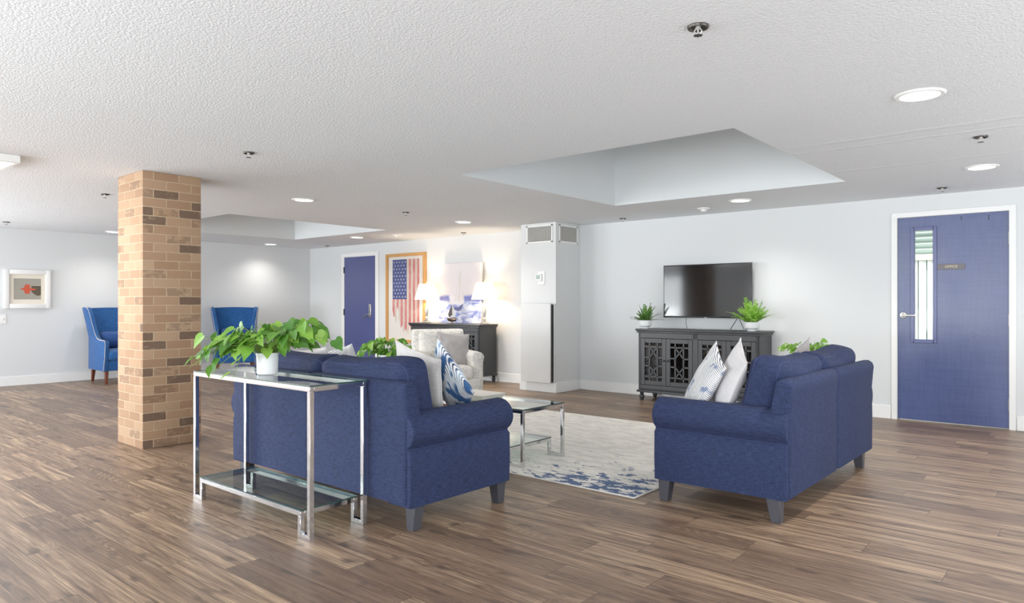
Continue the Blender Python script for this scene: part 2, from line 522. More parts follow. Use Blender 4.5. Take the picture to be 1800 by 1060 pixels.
M_redwood = redwood()
def charcoal():
    t = NT('charcoal_painted_wood'); v = t.obj()
    g = t.noise(t.mapv(v, (60, 60, 6)), 1.0, 3)
    t.bsdf(t.mix(g, (46, 47, 51), (37, 38, 42)), 0.4, 0, 0.5, t.bump(g, 0.08, 0.002)); return t.m
M_char = charcoal()
M_char_in = plain('cabinet_interior', (30, 30, 33), 0.7)
M_knob = plain('black_knob', (22, 22, 24), 0.3)
M_darkglass = glass_mat('cabinet_glass', (170, 172, 176), 0.55, 0.0)
M_pot = plain('white_glazed_ceramic', (238, 240, 242), 0.3, var=0.02)
M_soil = plain('dark_potting_soil', (46, 34, 26), 0.95, scale=60, var=0.5)
def leaf_mat(name, a, b, c):
    t = NT(name); v = t.obj()
    rnd = t.n('ShaderNodeNewGeometry').outputs['Random Per Island']
    f = t.math('ADD', t.math('MULTIPLY', rnd, 0.75), t.math('MULTIPLY', t.noise(v, 22, 2), 0.25))
    col = t.ramp(f, [(0.1, a), (0.5, b), (0.9, c)])
    bs = t.bsdf(col, 0.38, 0, 0.4)
    tl = t.n('ShaderNodeBsdfTranslucent'); t.put(tl.inputs[0], col)
    mx = t.n('ShaderNodeMixShader'); mx.inputs[0].default_value = 0.35
    t.t.links.new(bs.outputs[0], mx.inputs[1]); t.t.links.new(tl.outputs[0], mx.inputs[2])
    t.t.links.new(mx.outputs[0], t.out.inputs[0]); return t.m
M_leaf = leaf_mat('pothos_leaf', (64, 118, 40), (112, 168, 56), (160, 206, 84))
M_fern_dk = leaf_mat('dark_fern_leaf', (60, 100, 38), (88, 136, 52), (118, 164, 72))
M_fern = leaf_mat('bright_fern_leaf', (96, 150, 44), (132, 186, 62), (170, 214, 104))
M_stem = plain('green_stem', (132, 160, 78), 0.6)
M_black = plain('black_plastic', (18, 18, 20), 0.35)
def tv_mat():
    t = NT('tv_screen'); v = t.obj()
    t.bsdf(t.mix(t.noise(v, 3, 1), (14, 14, 16), (18, 17, 18)), 0.08, 0, 0.5); return t.m
M_tv = tv_mat()
def door_mat(name, a, b, c):
    t = NT(name); v = t.obj(); x, y, z = t.xyz(v)
    n1 = t.noise(t.mapv(v, (1.4, 1, 1.0)), 1.6, 4, 0.55)
    n2 = t.noise(t.mapv(v, (60, 1, 5)), 1.0, 2)
    n3 = t.noise(t.mapv(v, (3, 1, 45)), 1.0, 2)
    col = t.mix(t.ramp(n1, [(0.3, 0.0), (0.7, 1.0)]), a, b)
    col = t.mix(t.math('MULTIPLY', t.math('ADD', n2, n3), 0.16), col, c)
    rg = t.math('ADD', 0.22, t.math('MULTIPLY', n1, 0.2))
    t.bsdf(col, rg, 0, 0.75, t.bump(n3, 0.05, 0.002)); return t.m
M_door = door_mat('worn_navy_door_paint', (30, 44, 98), (42, 58, 114), (120, 134, 176))
M_door2 = door_mat('navy_door_paint', (58, 66, 122), (62, 70, 126), (76, 84, 136))
M_ltrim = plain('light_trim_white', (240, 240, 238), 0.4, var=0.01)
def emit_mat(name, col, s):
    t = NT(name); e = t.n('ShaderNodeEmission'); v = t.obj()
    c = t.mix(t.noise(v, 2, 1), col, tuple(max(0, k - 3) for k in col))
    t.put(e.inputs[0], c); e.inputs[1].default_value = s
    t.t.links.new(e.outputs[0], t.out.inputs[0]); return t.m
M_led = emit_mat('led_diffuser', (255, 250, 242), 6.0)
M_tube = emit_mat('troffer_lens', (250, 253, 255), 2.2)
M_wood_frame = plain('honey_oak_frame', (206, 150, 84), 0.4, var=0.12, scale=20)
M_mat_white = plain('mat_board', (238, 234, 228), 0.9, var=0.02)
M_cream_mat = plain('cream_mat_board', (230, 222, 206), 0.9, var=0.02)
M_dark_metal = plain('dark_bronze_metal', (74, 70, 66), 0.35, 0.8)

# ------------------------------------------------------------------ setting
H, W, LX, RX, RY = 2.34, 8.27, -12.4, 3.0, -3.6
bm = new(); box(bm, LX - 0.1, RX + 0.1, RY - 0.1, W + 3.2, -0.1, 0.0)
struct(to_obj('floor', bm, M_floor, smooth=False), 'brown wood plank floor across the whole lounge', 'floor')
WELLS = [(-4.26, -1.80, 4.32, 6.86), (-10.78, -8.32, 4.38, 6.88)]
bm = new()
xs = sorted([LX, RX] + [w[0] for w in WELLS] + [w[1] for w in WELLS])
for i in range(len(xs) - 1):
    a, b = xs[i], xs[i + 1]
    well = [w for w in WELLS if w[0] == a and w[1] == b]
    segs = [(RY, well[0][2]), (well[0][3], W)] if well else [(RY, W)]
    for y0, y1 in segs:
        ngon(bm, [(a, y0, H), (a, y1, H), (b, y1, H), (b, y0, H)])
struct(to_obj('ceiling', bm, M_ceil, smooth=False), 'white knockdown textured ceiling', 'ceiling')
for i, (a, b, c, d) in enumerate(WELLS):
    bm = new(); h = H + 1.5; e = 0.04
    for q in ([(a, c), (a, d)], [(a, d), (b, d)], [(b, d), (b, c)], [(b, c), (a, c)]):
        (x0, y0), (x1, y1) = q
        ngon(bm, [(x0, y0, H), (x1, y1, H), (x1, y1, h), (x0, y0, h)])
    ngon(bm, [(a, c, h), (b, c, h), (b, d, h), (a, d, h)])
    struct(to_obj('trim_%d' % (i + 1), bm, M_well, smooth=False),
           ['deep square ceiling recess above the seating group', 'square ceiling recess beyond the brick pillar'][i], 'ceiling recess')
# far wall with a doorway for the office
DX0, DX1, DT = -1.665, -0.69, 2.125
bm = new()
box(bm, LX - 0.1, DX0, W, W + 0.12, 0, H); box(bm, DX1, RX + 0.1, W, W + 0.12, 0, H); box(bm, DX0, DX1, W, W + 0.12, DT, H)
struct(to_obj('wall_far', bm, M_wall, smooth=False), 'pale grey painted wall behind the television', 'wall')
bm = new(); LW0, LW1 = -2.7, 0.7
box(bm, LX - 0.1, LX, RY - 0.1, LW0, 0, H); box(bm, LX - 0.1, LX, LW1, W, 0, H); box(bm, LX - 0.1, LX, LW0, LW1, 0, 0.55); box(bm, LX - 0.1, LX, LW0, LW1, 2.1, H)
struct(to_obj('wall_left', bm, M_wall, smooth=False), 'pale grey wall behind the wingback chairs', 'wall')
bm = new(); RW0, RW1 = 1.2, 5.6
box(bm, RX, RX + 0.1, RY - 0.1, RW0, 0, H); box(bm, RX, RX + 0.1, RW1, W, 0, H); box(bm, RX, RX + 0.1, RW0, RW1, 0, 0.55); box(bm, RX, RX + 0.1, RW0, RW1, 2.1, H)
struct(to_obj('wall_right', bm, M_wall, smooth=False))
WIN = [(-11.6, -8.9), (-7.6, -4.9), (-3.6, -1.6), (0.4, 2.4)]
WZ0, WZ1 = 0.55, 2.1
bm = new()
edges = [LX] + [v for w in WIN for v in w] + [RX]
for i in range(0, len(edges), 2):
    box(bm, edges[i], edges[i + 1], RY - 0.1, RY, 0, H)
for a, b in WIN:
    box(bm, a, b, RY - 0.1, RY, 0, WZ0); box(bm, a, b, RY - 0.1, RY, WZ1, H)
struct(to_obj('wall_near', bm, M_wall, smooth=False))
for i, (a, b) in enumerate(WIN):
    bm = new()
    for x0, x1, z0, z1 in ((a, a + 0.05, WZ0, WZ1), (b - 0.05, b, WZ0, WZ1), (a + 0.05, b - 0.05, WZ0, WZ0 + 0.05), (a + 0.05, b - 0.05, WZ1 - 0.05, WZ1), ((a + b) / 2 - 0.025, (a + b) / 2 + 0.025, WZ0 + 0.05, WZ1 - 0.05)):
        box(bm, x0, x1, RY - 0.08, RY - 0.02, z0, z1)
    struct(to_obj('window_%d' % (i + 1), bm, M_white, smooth=False))
bm = new()
for y0, y1, z0, z1 in ((LW0, LW0 + 0.05, WZ0, WZ1), (LW1 - 0.05, LW1, WZ0, WZ1), (LW0 + 0.05, LW1 - 0.05, WZ0, WZ0 + 0.05), (LW0 + 0.05, LW1 - 0.05, WZ1 - 0.05, WZ1), (-1.025, -0.975, WZ0 + 0.05, WZ1 - 0.05)):
    box(bm, LX - 0.08, LX - 0.02, y0, y1, z0, z1)
struct(to_obj('window_5', bm, M_white, smooth=False))  # unseen window, added to let more daylight in from the left
bm = new()
for y0, y1, z0, z1 in ((RW0, RW0 + 0.05, WZ0, WZ1), (RW1 - 0.05, RW1, WZ0, WZ1), (RW0 + 0.05, RW1 - 0.05, WZ0, WZ0 + 0.05), (RW0 + 0.05, RW1 - 0.05, WZ1 - 0.05, WZ1), (3.375, 3.425, WZ0 + 0.05, WZ1 - 0.05)):
    box(bm, RX + 0.02, RX + 0.08, y0, y1, z0, z1)
struct(to_obj('window_6', bm, M_white, smooth=False))  # unseen window, added for grazing daylight across the right side
# boxed-out chase
CX0, CX1, CY = -6.33, -5.715, 7.69
bm = new(); box(bm, CX0, CX1, CY, W - 0.001, 0, H)
struct(to_obj('trim_3', bm, M_chase, smooth=False), 'pale boxed wall column holding the air vents and thermostat', 'column')
# baseboards
BH, BT = 0.14, 0.015
def baseboard(name, segs):
    bm = new()
    for x0, x1, y0, y1 in segs: box(bm, x0, x1, y0, y1, 0, BH, 0.004, 1)
    struct(to_obj(name, bm, M_white))
baseboard('baseboard_far', [(LX, -11.34, W - BT, W), (-10.17, CX0, W - BT, W), (CX1, DX0 - 0.055, W - BT, W), (DX1 + 0.055, RX, W - BT, W)])
baseboard('baseboard_left', [(LX, LX + BT, RY, W - BT)])
baseboard('baseboard_column', [(CX0 - BT, CX1 + BT, CY - BT, CY), (CX1, CX1 + BT, CY, W - BT), (CX0 - BT, CX0, CY, W - BT)])
# brick pillar
bm = new(); box(bm, -6.655, -6.135, 2.475, 2.972, 0, H, 0.006, 2)
o = to_obj('brick_pillar', bm, M_brick)
struct(o, 'square tan brick pillar from floor to ceiling', 'pillar')

# office behind the door
OY = W + 2.55
M_off = plain('office_wall', (150, 168, 160), 0.7, var=0.04)
bm = new()
box(bm, -3.2, 0.6, OY, OY + 0.05, 0, 2.5); box(bm, -3.25, -3.2, W + 0.12, OY, 0, 2.5); box(bm, 0.6, 0.65, W + 0.12, OY, 0, 2.5)
box(bm, -3.25, 0.65, W + 0.12, OY + 0.05, 2.5, 2.55)
struct(to_obj('wall_office', bm, M_off, smooth=False), 'grey green office wall seen through the door glass', 'wall')
bl = thing('vertical_blind', 'white vertical blind seen through the narrow glass of the office door', 'blind', (-2.0, OY - 0.12, 0))
bm = new(); box(bm, -1.1, 1.1, -0.05, 0.08, 1.80, 1.88, 0.004, 1)
to_obj('valance', bm, plain('cream_valance', (214, 206, 182), 0.7), bl)
bm = new()
for k in range(4):
    box(bm, -1.1, 1.1, 0.0, 0.03, 1.945 + k * 0.075, 1.955 + k * 0.075)
to_obj('upper_bars', bm, plain('pale_bar', (226, 238, 236), 0.5), bl)  # pale level bars above the valance
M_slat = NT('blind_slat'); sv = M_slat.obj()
M_slat.bsdf(M_slat.mix(M_slat.noise(sv, 4, 2), (246, 248, 246), (226, 232, 226)), 0.6, emit=(235, 248, 250), estr=0.35); M_slat = M_slat.m  # glow built into the slats in place of daylight behind them
for k in range(22):
    bm = new(); box(bm, -0.045, 0.045, -0.001, 0.001, 0.15, 1.80, M=Matrix.Translation((-1.05 + k * 0.1, 0.01, 0)) @ Matrix.Rotation(math.radians(35), 4, 'Z'))
    to_obj('blind_slat', bm, M_slat, bl, smooth=False)

# ------------------------------------------------------------------ doors
def lever(parent, x, z, y, d, escut=None):
    bm = new()
    if escut is None:
        lathe(bm, [(0.0, 0), (0.034, 0), (0.036, 0.006), (0.030, 0.012), (0.014, 0.014), (0.012, 0.05), (0.0, 0.052)], 20, M=Matrix.Translation((x, y, z)) @ Matrix.Rotation(PI / 2, 4, 'X'))
        box(bm, min(x, x + d), max(x, x + d), y - 0.056, y - 0.042, z - 0.011, z + 0.009, 0.004, 2)
    else:
        box(bm, x - 0.033, x + 0.033, y - 0.018, y, z - 0.06, z + 0.19, 0.006, 2)
        tube(bm, [(x, y - 0.018, z), (x, y - 0.055, z), (x + d * 0.4, y - 0.06, z - 0.005), (x + d, y - 0.055, z - 0.075)], 0.011, 8)
        lathe(bm, [(0, 0), (0.011, 0), (0.011, 0.006), (0, 0.007)], 12, M=Matrix.Translation((x, y - 0.018, z + 0.11)) @ Matrix.Rotation(PI / 2, 4, 'X'))
    return to_obj('handle', bm, M_nickel, parent)

d1 = bpy.data.objects.new('door_1', None); COL.objects.link(d1); struct(d1, 'scuffed navy office door with a narrow glass lite and a name plate', 'door')
x0, x1, zt = DX0 + 0.008, DX1 - 0.008, DT - 0.005
gx0, gx1, gz0, gz1 = -1.515, -1.325, 0.84, 1.99
bm = new(); yf, yb = W + 0.004, W + 0.049
for a, b, c, d in ((x0, gx0, 0.012, zt), (gx1, x1, 0.012, zt), (gx0, gx1, 0.012, gz0), (gx0, gx1, gz1, zt)):
    box(bm, a, b, yf, yb, c, d)
bmesh.ops.remove_doubles(bm, verts=bm.verts, dist=1e-5)
to_obj('slab', bm, M_door, d1, smooth=False)
bm = new(); s = 0.026
for a, b, c, d in ((gx0 - s, gx0 + 0.012, gz0 - s, gz1 + s), (gx1 - 0.012, gx1 + s, gz0 - s, gz1 + s), (gx0, gx1, gz0 - s, gz0 + 0.012), (gx0, gx1, gz1 - 0.012, gz1 + s)):
    box(bm, a, b, W - 0.006, W + 0.052, c, d, 0.003, 1)
to_obj('lite_frame', bm, M_door2, d1)
bm = new(); box(bm, gx0 + 0.012, gx1 - 0.012, W + 0.022, W + 0.028, gz0 + 0.012, gz1 - 0.012)
to_obj('glass', bm, M_pane, d1, smooth=False)
lever(d1, -1.605, 1.10, W + 0.004, 0.125)
for z in (0.24, 1.06, 1.86):
    bm = new(); box(bm, x1 - 0.004, x1 + 0.016, W - 0.012, W + 0.006, z - 0.06, z + 0.06, 0.003, 1)
    lathe(bm, [(0, -0.066), (0.007, -0.064), (0.007, 0.064), (0, 0.066)], 10, (x1 + 0.006, W - 0.008, z))
    to_obj('hinge', bm, M_nickel, d1)
bm = new()
for px, z in ((-1.09, 2.068), (-1.09, 2.09), (-0.86, 2.05), (-0.86, 2.068), (-0.86, 2.086)):
    lathe(bm, [(0, 0), (0.007, 0.0), (0.006, 0.002), (0, 0.003)], 10, M=Matrix.Translation((px, yf, z)) @ Matrix.Rotation(PI / 2, 4, 'X'))
to_obj('screw_hole', bm, M_black, d1)
bm = new(); box(bm, -1.292, -1.058, W - 0.004, W + 0.004, 1.565, 1.625, 0.002, 1)
sp = to_obj('sign_plate', bm, plain('taupe_sign_plate', (104, 98, 104), 0.4), d1)
sp['label'] = 'taupe name plate lettered OFFICE'
bm = text_bm('OFFICE', 0.034, 0.0008); bm.transform(Matrix.Translation((-1.175, W - 0.0048, 1.596)) @ Matrix.Rotation(PI / 2, 4, 'X'))
to_obj('lettering', bm, plain('gold_letters', (226, 210, 170), 0.4), sp, smooth=False)
bm = new(); cw = 0.052
box(bm, DX0 - cw, DX0 + 0.006, W - 0.018, W + 0.1, 0, DT + cw, 0.004, 1); box(bm, DX1 - 0.006, DX1 + cw, W - 0.018, W + 0.1, 0, DT + cw, 0.004, 1)
box(bm, DX0, DX1, W - 0.018, W + 0.1, DT - 0.004, DT + cw, 0.004, 1)
to_obj('door_frame', bm, M_white, d1)

d2 = bpy.data.objects.new('door_2', None); COL.objects.link(d2); struct(d2, 'plain navy door with silver lever beside the framed flag', 'door')
a0, a1 = -11.225, -10.29
bm = new(); box(bm, a0, a1, W - 0.012, W - 0.001, 0.012, 2.112, 0.002, 1); to_obj('slab', bm, M_door2, d2)
bm = new(); box(bm, a0 - 0.095, a0 - 0.004, W - 0.022, W - 0.0005, 0, 2.19, 0.004, 1); box(bm, a1 + 0.004, a1 + 0.095, W - 0.022, W - 0.0005, 0, 2.19, 0.004, 1)
box(bm, a0 - 0.01, a1 + 0.01, W - 0.022, W - 0.0005, 2.117, 2.19, 0.004, 1); to_obj('door_frame', bm, M_white, d2)
lever(d2, -10.435, 1.025, W - 0.012, -0.15, escut=True)
for z in (0.25, 1.06, 1.87):
    bm = new(); box(bm, a0 - 0.022, a0 + 0.004, W - 0.026, W - 0.01, z - 0.06, z + 0.06, 0.003, 1); to_obj('hinge', bm, M_dark_metal, d2)

# ------------------------------------------------------------------ ceiling fixtures
DL = [(-0.75, 4.268, 'round ceiling downlight nearest the camera, right of the large recess'),
      (-0.76, 6.85, 'round ceiling downlight in front of the office door'),
      (-3.0, 7.38, 'round ceiling downlight above the television cabinet'),
      (-6.57, 4.304, 'round ceiling downlight just right of the brick pillar top'),
      (-6.68, 6.88, 'round ceiling downlight in front of the sailboat canvas'),
      (-9.59, 7.313, 'round ceiling downlight in front of the framed flag'),
      (-11.95, 7.12, 'round ceiling downlight over the wall right of the second wingback chair'),
      (-11.75, 4.318, 'round ceiling downlight half hidden by the brick pillar left edge')]
proto = None
for x, y, lab in DL:
    if proto is None:
        proto = thing('ceiling_downlight', lab, 'ceiling light', (x, y, H), 0, 'recessed round downlights')
        bm = new(); lathe(bm, [(0.092, -0.004), (0.097, -0.010), (0.115, -0.010), (0.122, -0.004), (0.122, 0.0), (0.092, 0.0)], 40, caps=False)
        to_obj('trim_ring', bm, M_ltrim, proto)
        bm = new(); lathe(bm, [(0.0, -0.006), (0.094, -0.006), (0.094, -0.002), (0.0, -0.002)], 40)
        to_obj('diffuser', bm, M_led, proto)
    else:
        o = copy_tree(proto); o.location = (x, y, H); o['label'] = lab
SPR = [(-1.249, 2.641, 'chrome fire sprinkler nearest the camera at the top of the picture'),
       (-0.627, 5.605, 'fire sprinkler between the two right hand downlights'),
       (-1.189, 7.837, 'fire sprinkler just left above the office door'),
       (-4.816, 7.954, 'fire sprinkler over the wall between air vents and television'),
       (-6.516, 5.696, 'fire sprinkler in the ceiling middle, left of the big recess'),
       (-4.832, 2.697, 'fire sprinkler right of the brick pillar, above the sofa back'),
       (-7.781, 2.77, 'fire sprinkler just left of the brick pillar top'),
       (-11.456, 2.844, 'fire sprinkler above the small white framed picture'),
       (-11.443, 8.012, 'fire sprinkler by the far corner, above left of the navy door'),
       (-7.695, 7.926, 'fire sprinkler above the sailboat canvas')]
proto = None
for x, y, lab in SPR:
    if proto is None:
        proto = thing('fire_sprinkler', lab, 'sprinkler', (x, y, H), 0.4, 'ceiling fire sprinklers')
        bm = new(); lathe(bm, [(0.018, -0.003), (0.030, -0.004), (0.034, -0.009), (0.040, -0.010), (0.043, -0.004), (0.043, 0.0), (0.018, 0.0)], 28)
        to_obj('escutcheon', bm, M_dark_metal, proto)
        bm = new(); lathe(bm, [(0.0, 0), (0.010, 0), (0.009, -0.012), (0.004, -0.014), (0.0035, -0.034), (0.0, -0.034)], 12)
        tube(bm, [(-0.008, 0, -0.008), (-0.015, 0, -0.02), (-0.004, 0, -0.036)], 0.0028, 6); tube(bm, [(0.008, 0, -0.008), (0.015, 0, -0.02), (0.004, 0, -0.036)], 0.0028, 6)
        to_obj('frame_arms', bm, M_silver, proto)
        bm = new()
        pts = []
        for k in range(32):
            r = 0.019 if k % 4 < 2 else 0.012
            pts.append((r * math.cos(2 * PI * k / 32), r * math.sin(2 * PI * k / 32)))
        prism(bm, pts, -0.039, -0.0365, 'z'); to_obj('deflector', bm, M_dark_metal, proto, smooth=False)
    else:
        o = copy_tree(proto); o.location = (x, y, H); o['label'] = lab
SMK = [(-3.577, 7.713, 'white smoke detector on the ceiling left of the television downlight'), (-8.777, 7.489, 'white smoke detector on the ceiling above the framed flag')]
proto = None
for x, y, lab in SMK:
    if proto is None:
        proto = thing('smoke_detector', lab, 'smoke detector', (x, y, H), 0, 'ceiling smoke detectors')
        bm = new(); lathe(bm, [(0, -0.016), (0.062, -0.016), (0.07, -0.010), (0.072, 0.0), (0, 0.0)], 32); to_obj('base_plate', bm, M_ltrim, proto)
        bm = new(); lathe(bm, [(0, -0.044), (0.022, -0.042), (0.032, -0.034), (0.034, -0.016), (0, -0.016)], 28); to_obj('sensor_dome', bm, M_ltrim, proto)
    else:
        o = copy_tree(proto); o.location = (x, y, H); o['label'] = lab
tf = thing('ceiling_troffer', 'rectangular surface mounted ceiling light at the left picture edge', 'ceiling light', (-6.56, 1.02, H))
bm = new()
for a, b, c, d in ((-0.32, -0.29, -0.62, 0.62), (0.29, 0.32, -0.62, 0.62), (-0.29, 0.29, -0.62, -0.59), (-0.29, 0.29, 0.59, 0.62)):
    box(bm, a, b, c, d, -0.06, -0.0005, 0.003, 1)
to_obj('housing', bm, M_ltrim, tf)
bm = new(); box(bm, -0.29, 0.29, -0.59, 0.59, -0.056, -0.04); to_obj('lens', bm, M_tube, tf, smooth=False)

# ------------------------------------------------------------------ column fittings
def grille(name, label, w, h, M):
    r = thing(name, label, 'air vent', (0, 0, 0), 0, 'air vents on the wall column')
    r.matrix_world = M
    bm = new(); f = 0.025
    for a, b, c, d in ((-w / 2, w / 2, h / 2 - f, h / 2), (-w / 2, w / 2, -h / 2, -h / 2 + f), (-w / 2, -w / 2 + f, -h / 2, h / 2), (w / 2 - f, w / 2, -h / 2, h / 2)):
        box(bm, a, b, -0.012, 0, c, d, 0.003, 1)
    to_obj('frame', bm, M_ltrim, r)
    bm = new(); box(bm, -w / 2 + f, w / 2 - f, -0.002, -0.0005, -h / 2 + f, h / 2 - f); to_obj('duct_backing', bm, plain('vent_dark', (70, 68, 64), 0.9), r, smooth=False)
    bm = new(); iw, ih = w - 2 * f, h - 2 * f
    nx, nz = int(iw / 0.02), int(ih / 0.016)
    for k in range(1, nx): box(bm, -iw / 2 + iw * k / nx - 0.0022, -iw / 2 + iw * k / nx + 0.0022, -0.008, -0.002, -ih / 2, ih / 2)
    for k in range(1, nz): box(bm, -iw / 2, iw / 2, -0.010, -0.003, -ih / 2 + ih * k / nz - 0.0026, -ih / 2 + ih * k / nz + 0.0026)
    to_obj('louvers', bm, plain('vent_louver', (206, 202, 194), 0.5), r, smooth=False)
    return r
grille('air_vent', 'square louvered air vent on the camera-facing side of the wall column', 0.46, 0.25, Matrix.Translation((-5.995, CY, 2.19)))
grille('air_vent', 'louvered air vent on the shaded side of the wall column', 0.44, 0.25, Matrix.Translation((CX1, 7.98, 2.19)) @ Matrix.Rotation(PI / 2, 4, 'Z'))
th = thing('thermostat', 'white digital thermostat on the wall column', 'thermostat', (-5.985, CY, 1.575))
bm = new(); box(bm, -0.04, 0.085, -0.012, 0, -0.088, 0.095, 0.004, 1); to_obj('back_plate', bm, M_ltrim, th)
bm = new(); box(bm, -0.068, 0.045, -0.034, -0.012, -0.04, 0.06, 0.006, 2); to_obj('body', bm, M_white, th)
bm = new(); box(bm, -0.045, 0.02, -0.036, -0.034, -0.012, 0.042); to_obj('display', bm, plain('lcd_green', (132, 158, 140), 0.3), th, smooth=False)
pn = thing('heater_panel', 'tall flat white heater panel on the wall column', 'panel', (-6.0, CY, 0))
bm = new(); box(bm, -0.265, 0.258, -0.088, -0.07, 0.135, 1.225, 0.004, 1); to_obj('face_panel', bm, M_chase, pn)
bm = new(); box(bm, -0.245, 0.252, -0.07, -0.0005, 0.15, 1.21); to_obj('gap_shade', bm, plain('dark_gap', (58, 58, 58), 0.6), pn, smooth=False)  # dark slab stands in for the shaded gap behind the panel
bm = new(); box(bm, 0.268, 0.284, -0.03, -0.0005, 0.14, 1.22, 0.002, 1); to_obj('side_rail', bm, M_chase, pn)

# ------------------------------------------------------------------ sofas
def make_sofa(label, loc, rotz):
    L, D = 1.90, 0.82
    r = thing('sofa', label, 'sofa', loc, rotz, 'navy rolled arm sofas')
    hl = L / 2
    bm = new(); box(bm, -hl + 0.12, hl - 0.12, -0.37, 0.36, 0.155, 0.33, 0.02, 2); to_obj('base', bm, M_navy, r)
    # sock arms: cross-section (x,z) extruded front to back
    for s in (-1, 1):
        pts = [(hl - 0.030, 0.135), (hl - 0.024, 0.28), (hl - 0.028, 0.43), (hl - 0.045, 0.447)]
        cx, cz, ra, rb = hl - 0.110, 0.536, 0.112, 0.102
        for k in range(15):
            a = math.radians(-54 + k * (234 / 14))
            pts.append((cx + ra * math.cos(a), cz + rb * math.sin(a)))
        pts += [(hl - 0.21, 0.44), (hl - 0.21, 0.135)]
        def sag(c, s=s):
            # the roll dips and the front swells a little like soft upholstery
            k = max(0.0, (c.z - 0.44) / 0.2)
            c = Vector(c)
            c.z += 0.012 * k * math.sin((c.y + 0.41) / 0.82 * PI * 1.2)
            c.x += 0.006 * math.sin(c.y * 9) * (1 if c.z > 0.3 else 0.5)
            return Vector((c.x * s, c.y, c.z))
        bm = new()
        prism(bm, pts, -0.41, 0.40, 'y', 0.04, 5, fn=sag)
        to_obj('arm', bm, M_navy, r, angle=50)
        bm = new()
        tube(bm, [(s * (hl - 0.040 + 0.006 * math.sin(y * 9)), y, 0.444) for y in [-0.39 + 0.78 * k / 20 for k in range(21)]], 0.004, 6)
        to_obj('piping', bm, M_navy_seam, r)
    # two back panels with a seam gap between them
    prof = [(0.24, 0.16), (0.41, 0.15), (0.412, 0.4), (0.408, 0.6), (0.418, 0.72), (0.422, 0.755), (0.412, 0.785), (0.385, 0.802), (0.350, 0.80), (0.325, 0.78), (0.262, 0.45)]
    for s in (-1, 1):
        bm = new()
        a, b = (0.004, hl - 0.05) if s > 0 else (-hl + 0.05, -0.004)
        prism(bm, prof, a, b, 'x', 0.022, 3); to_obj('back_panel', bm, M_navy, r, angle=50)
        bm = new(); softbox(bm, hl - 0.19, 0.66, 0.16, 0.05, (0, 0.01, 0.02), 8, M=Matrix.Translation((s * (hl - 0.2) / 2, -0.09, 0.40)))
        to_obj('seat_cushion', bm, M_navy, r, angle=60)
        wd = hl - 0.165
        def shape(c, s=s):
            # top sags toward the middle seam and ears stand up at the ends
            k = (c.z + 0.22) / 0.44
            c = Vector(c)
            c.z += 0.016 * k * (abs(c.x) / (wd / 2)) ** 2 - 0.014 * k * math.cos(c.x * 7 + s)
            c.y += 0.01 * math.sin(c.x * 5 + s) * k
            return c
        bm = new(); softbox(bm, wd, 0.215, 0.41, 0.062, (0.018, 0.035, 0.022), 14, wr=0.007, wscale=7, seed=s * 3.3, fn=shape,
                            M=Matrix.Translation((s * (wd / 2 + 0.002), 0.198, 0.678)) @ Matrix.Rotation(math.radians(-11), 4, 'X'))
        bc = to_obj('back_cushion', bm, M_navy, r, angle=70)
        for yy in (-1, 1):
            bm = new(); pts = []
            for k in range(41):
                a = 2 * PI * k / 40
                ca, sa = math.cos(a), math.sin(a)
                e = 0.22
                X = (abs(ca) ** e) * (1 if ca > 0 else -1) * (wd / 2 - 0.002); Z = (abs(sa) ** e) * (1 if sa > 0 else -1) * 0.203
                p = shape(Vector((X, yy * 0.072, Z)))
                pts.append(Matrix.Translation((s * (wd / 2 + 0.002), 0.198, 0.678)) @ Matrix.Rotation(math.radians(-11), 4, 'X') @ p)
            tube(bm, pts, 0.0045, 6, caps=False); to_obj('piping', bm, M_navy_seam, bc)
    for sx in (-1, 1):
        for y, oy in ((-0.352, -0.008), (0.315, 0.012)):
            bm = new(); taper(bm, sx * (hl - 0.082), y, 0.0, 0.15, 0.027, 0.027, 0.040, 0.040, sx * 0.0, oy); to_obj('leg', bm, M_sofaleg, r)
    return r
make_sofa('navy rolled arm sofa with its back to the glass console table', (-3.71, 2.868, 0), PI)
make_sofa('navy rolled arm sofa in front of the television cabinet', (-1.72, 4.81, 0), -PI / 2)

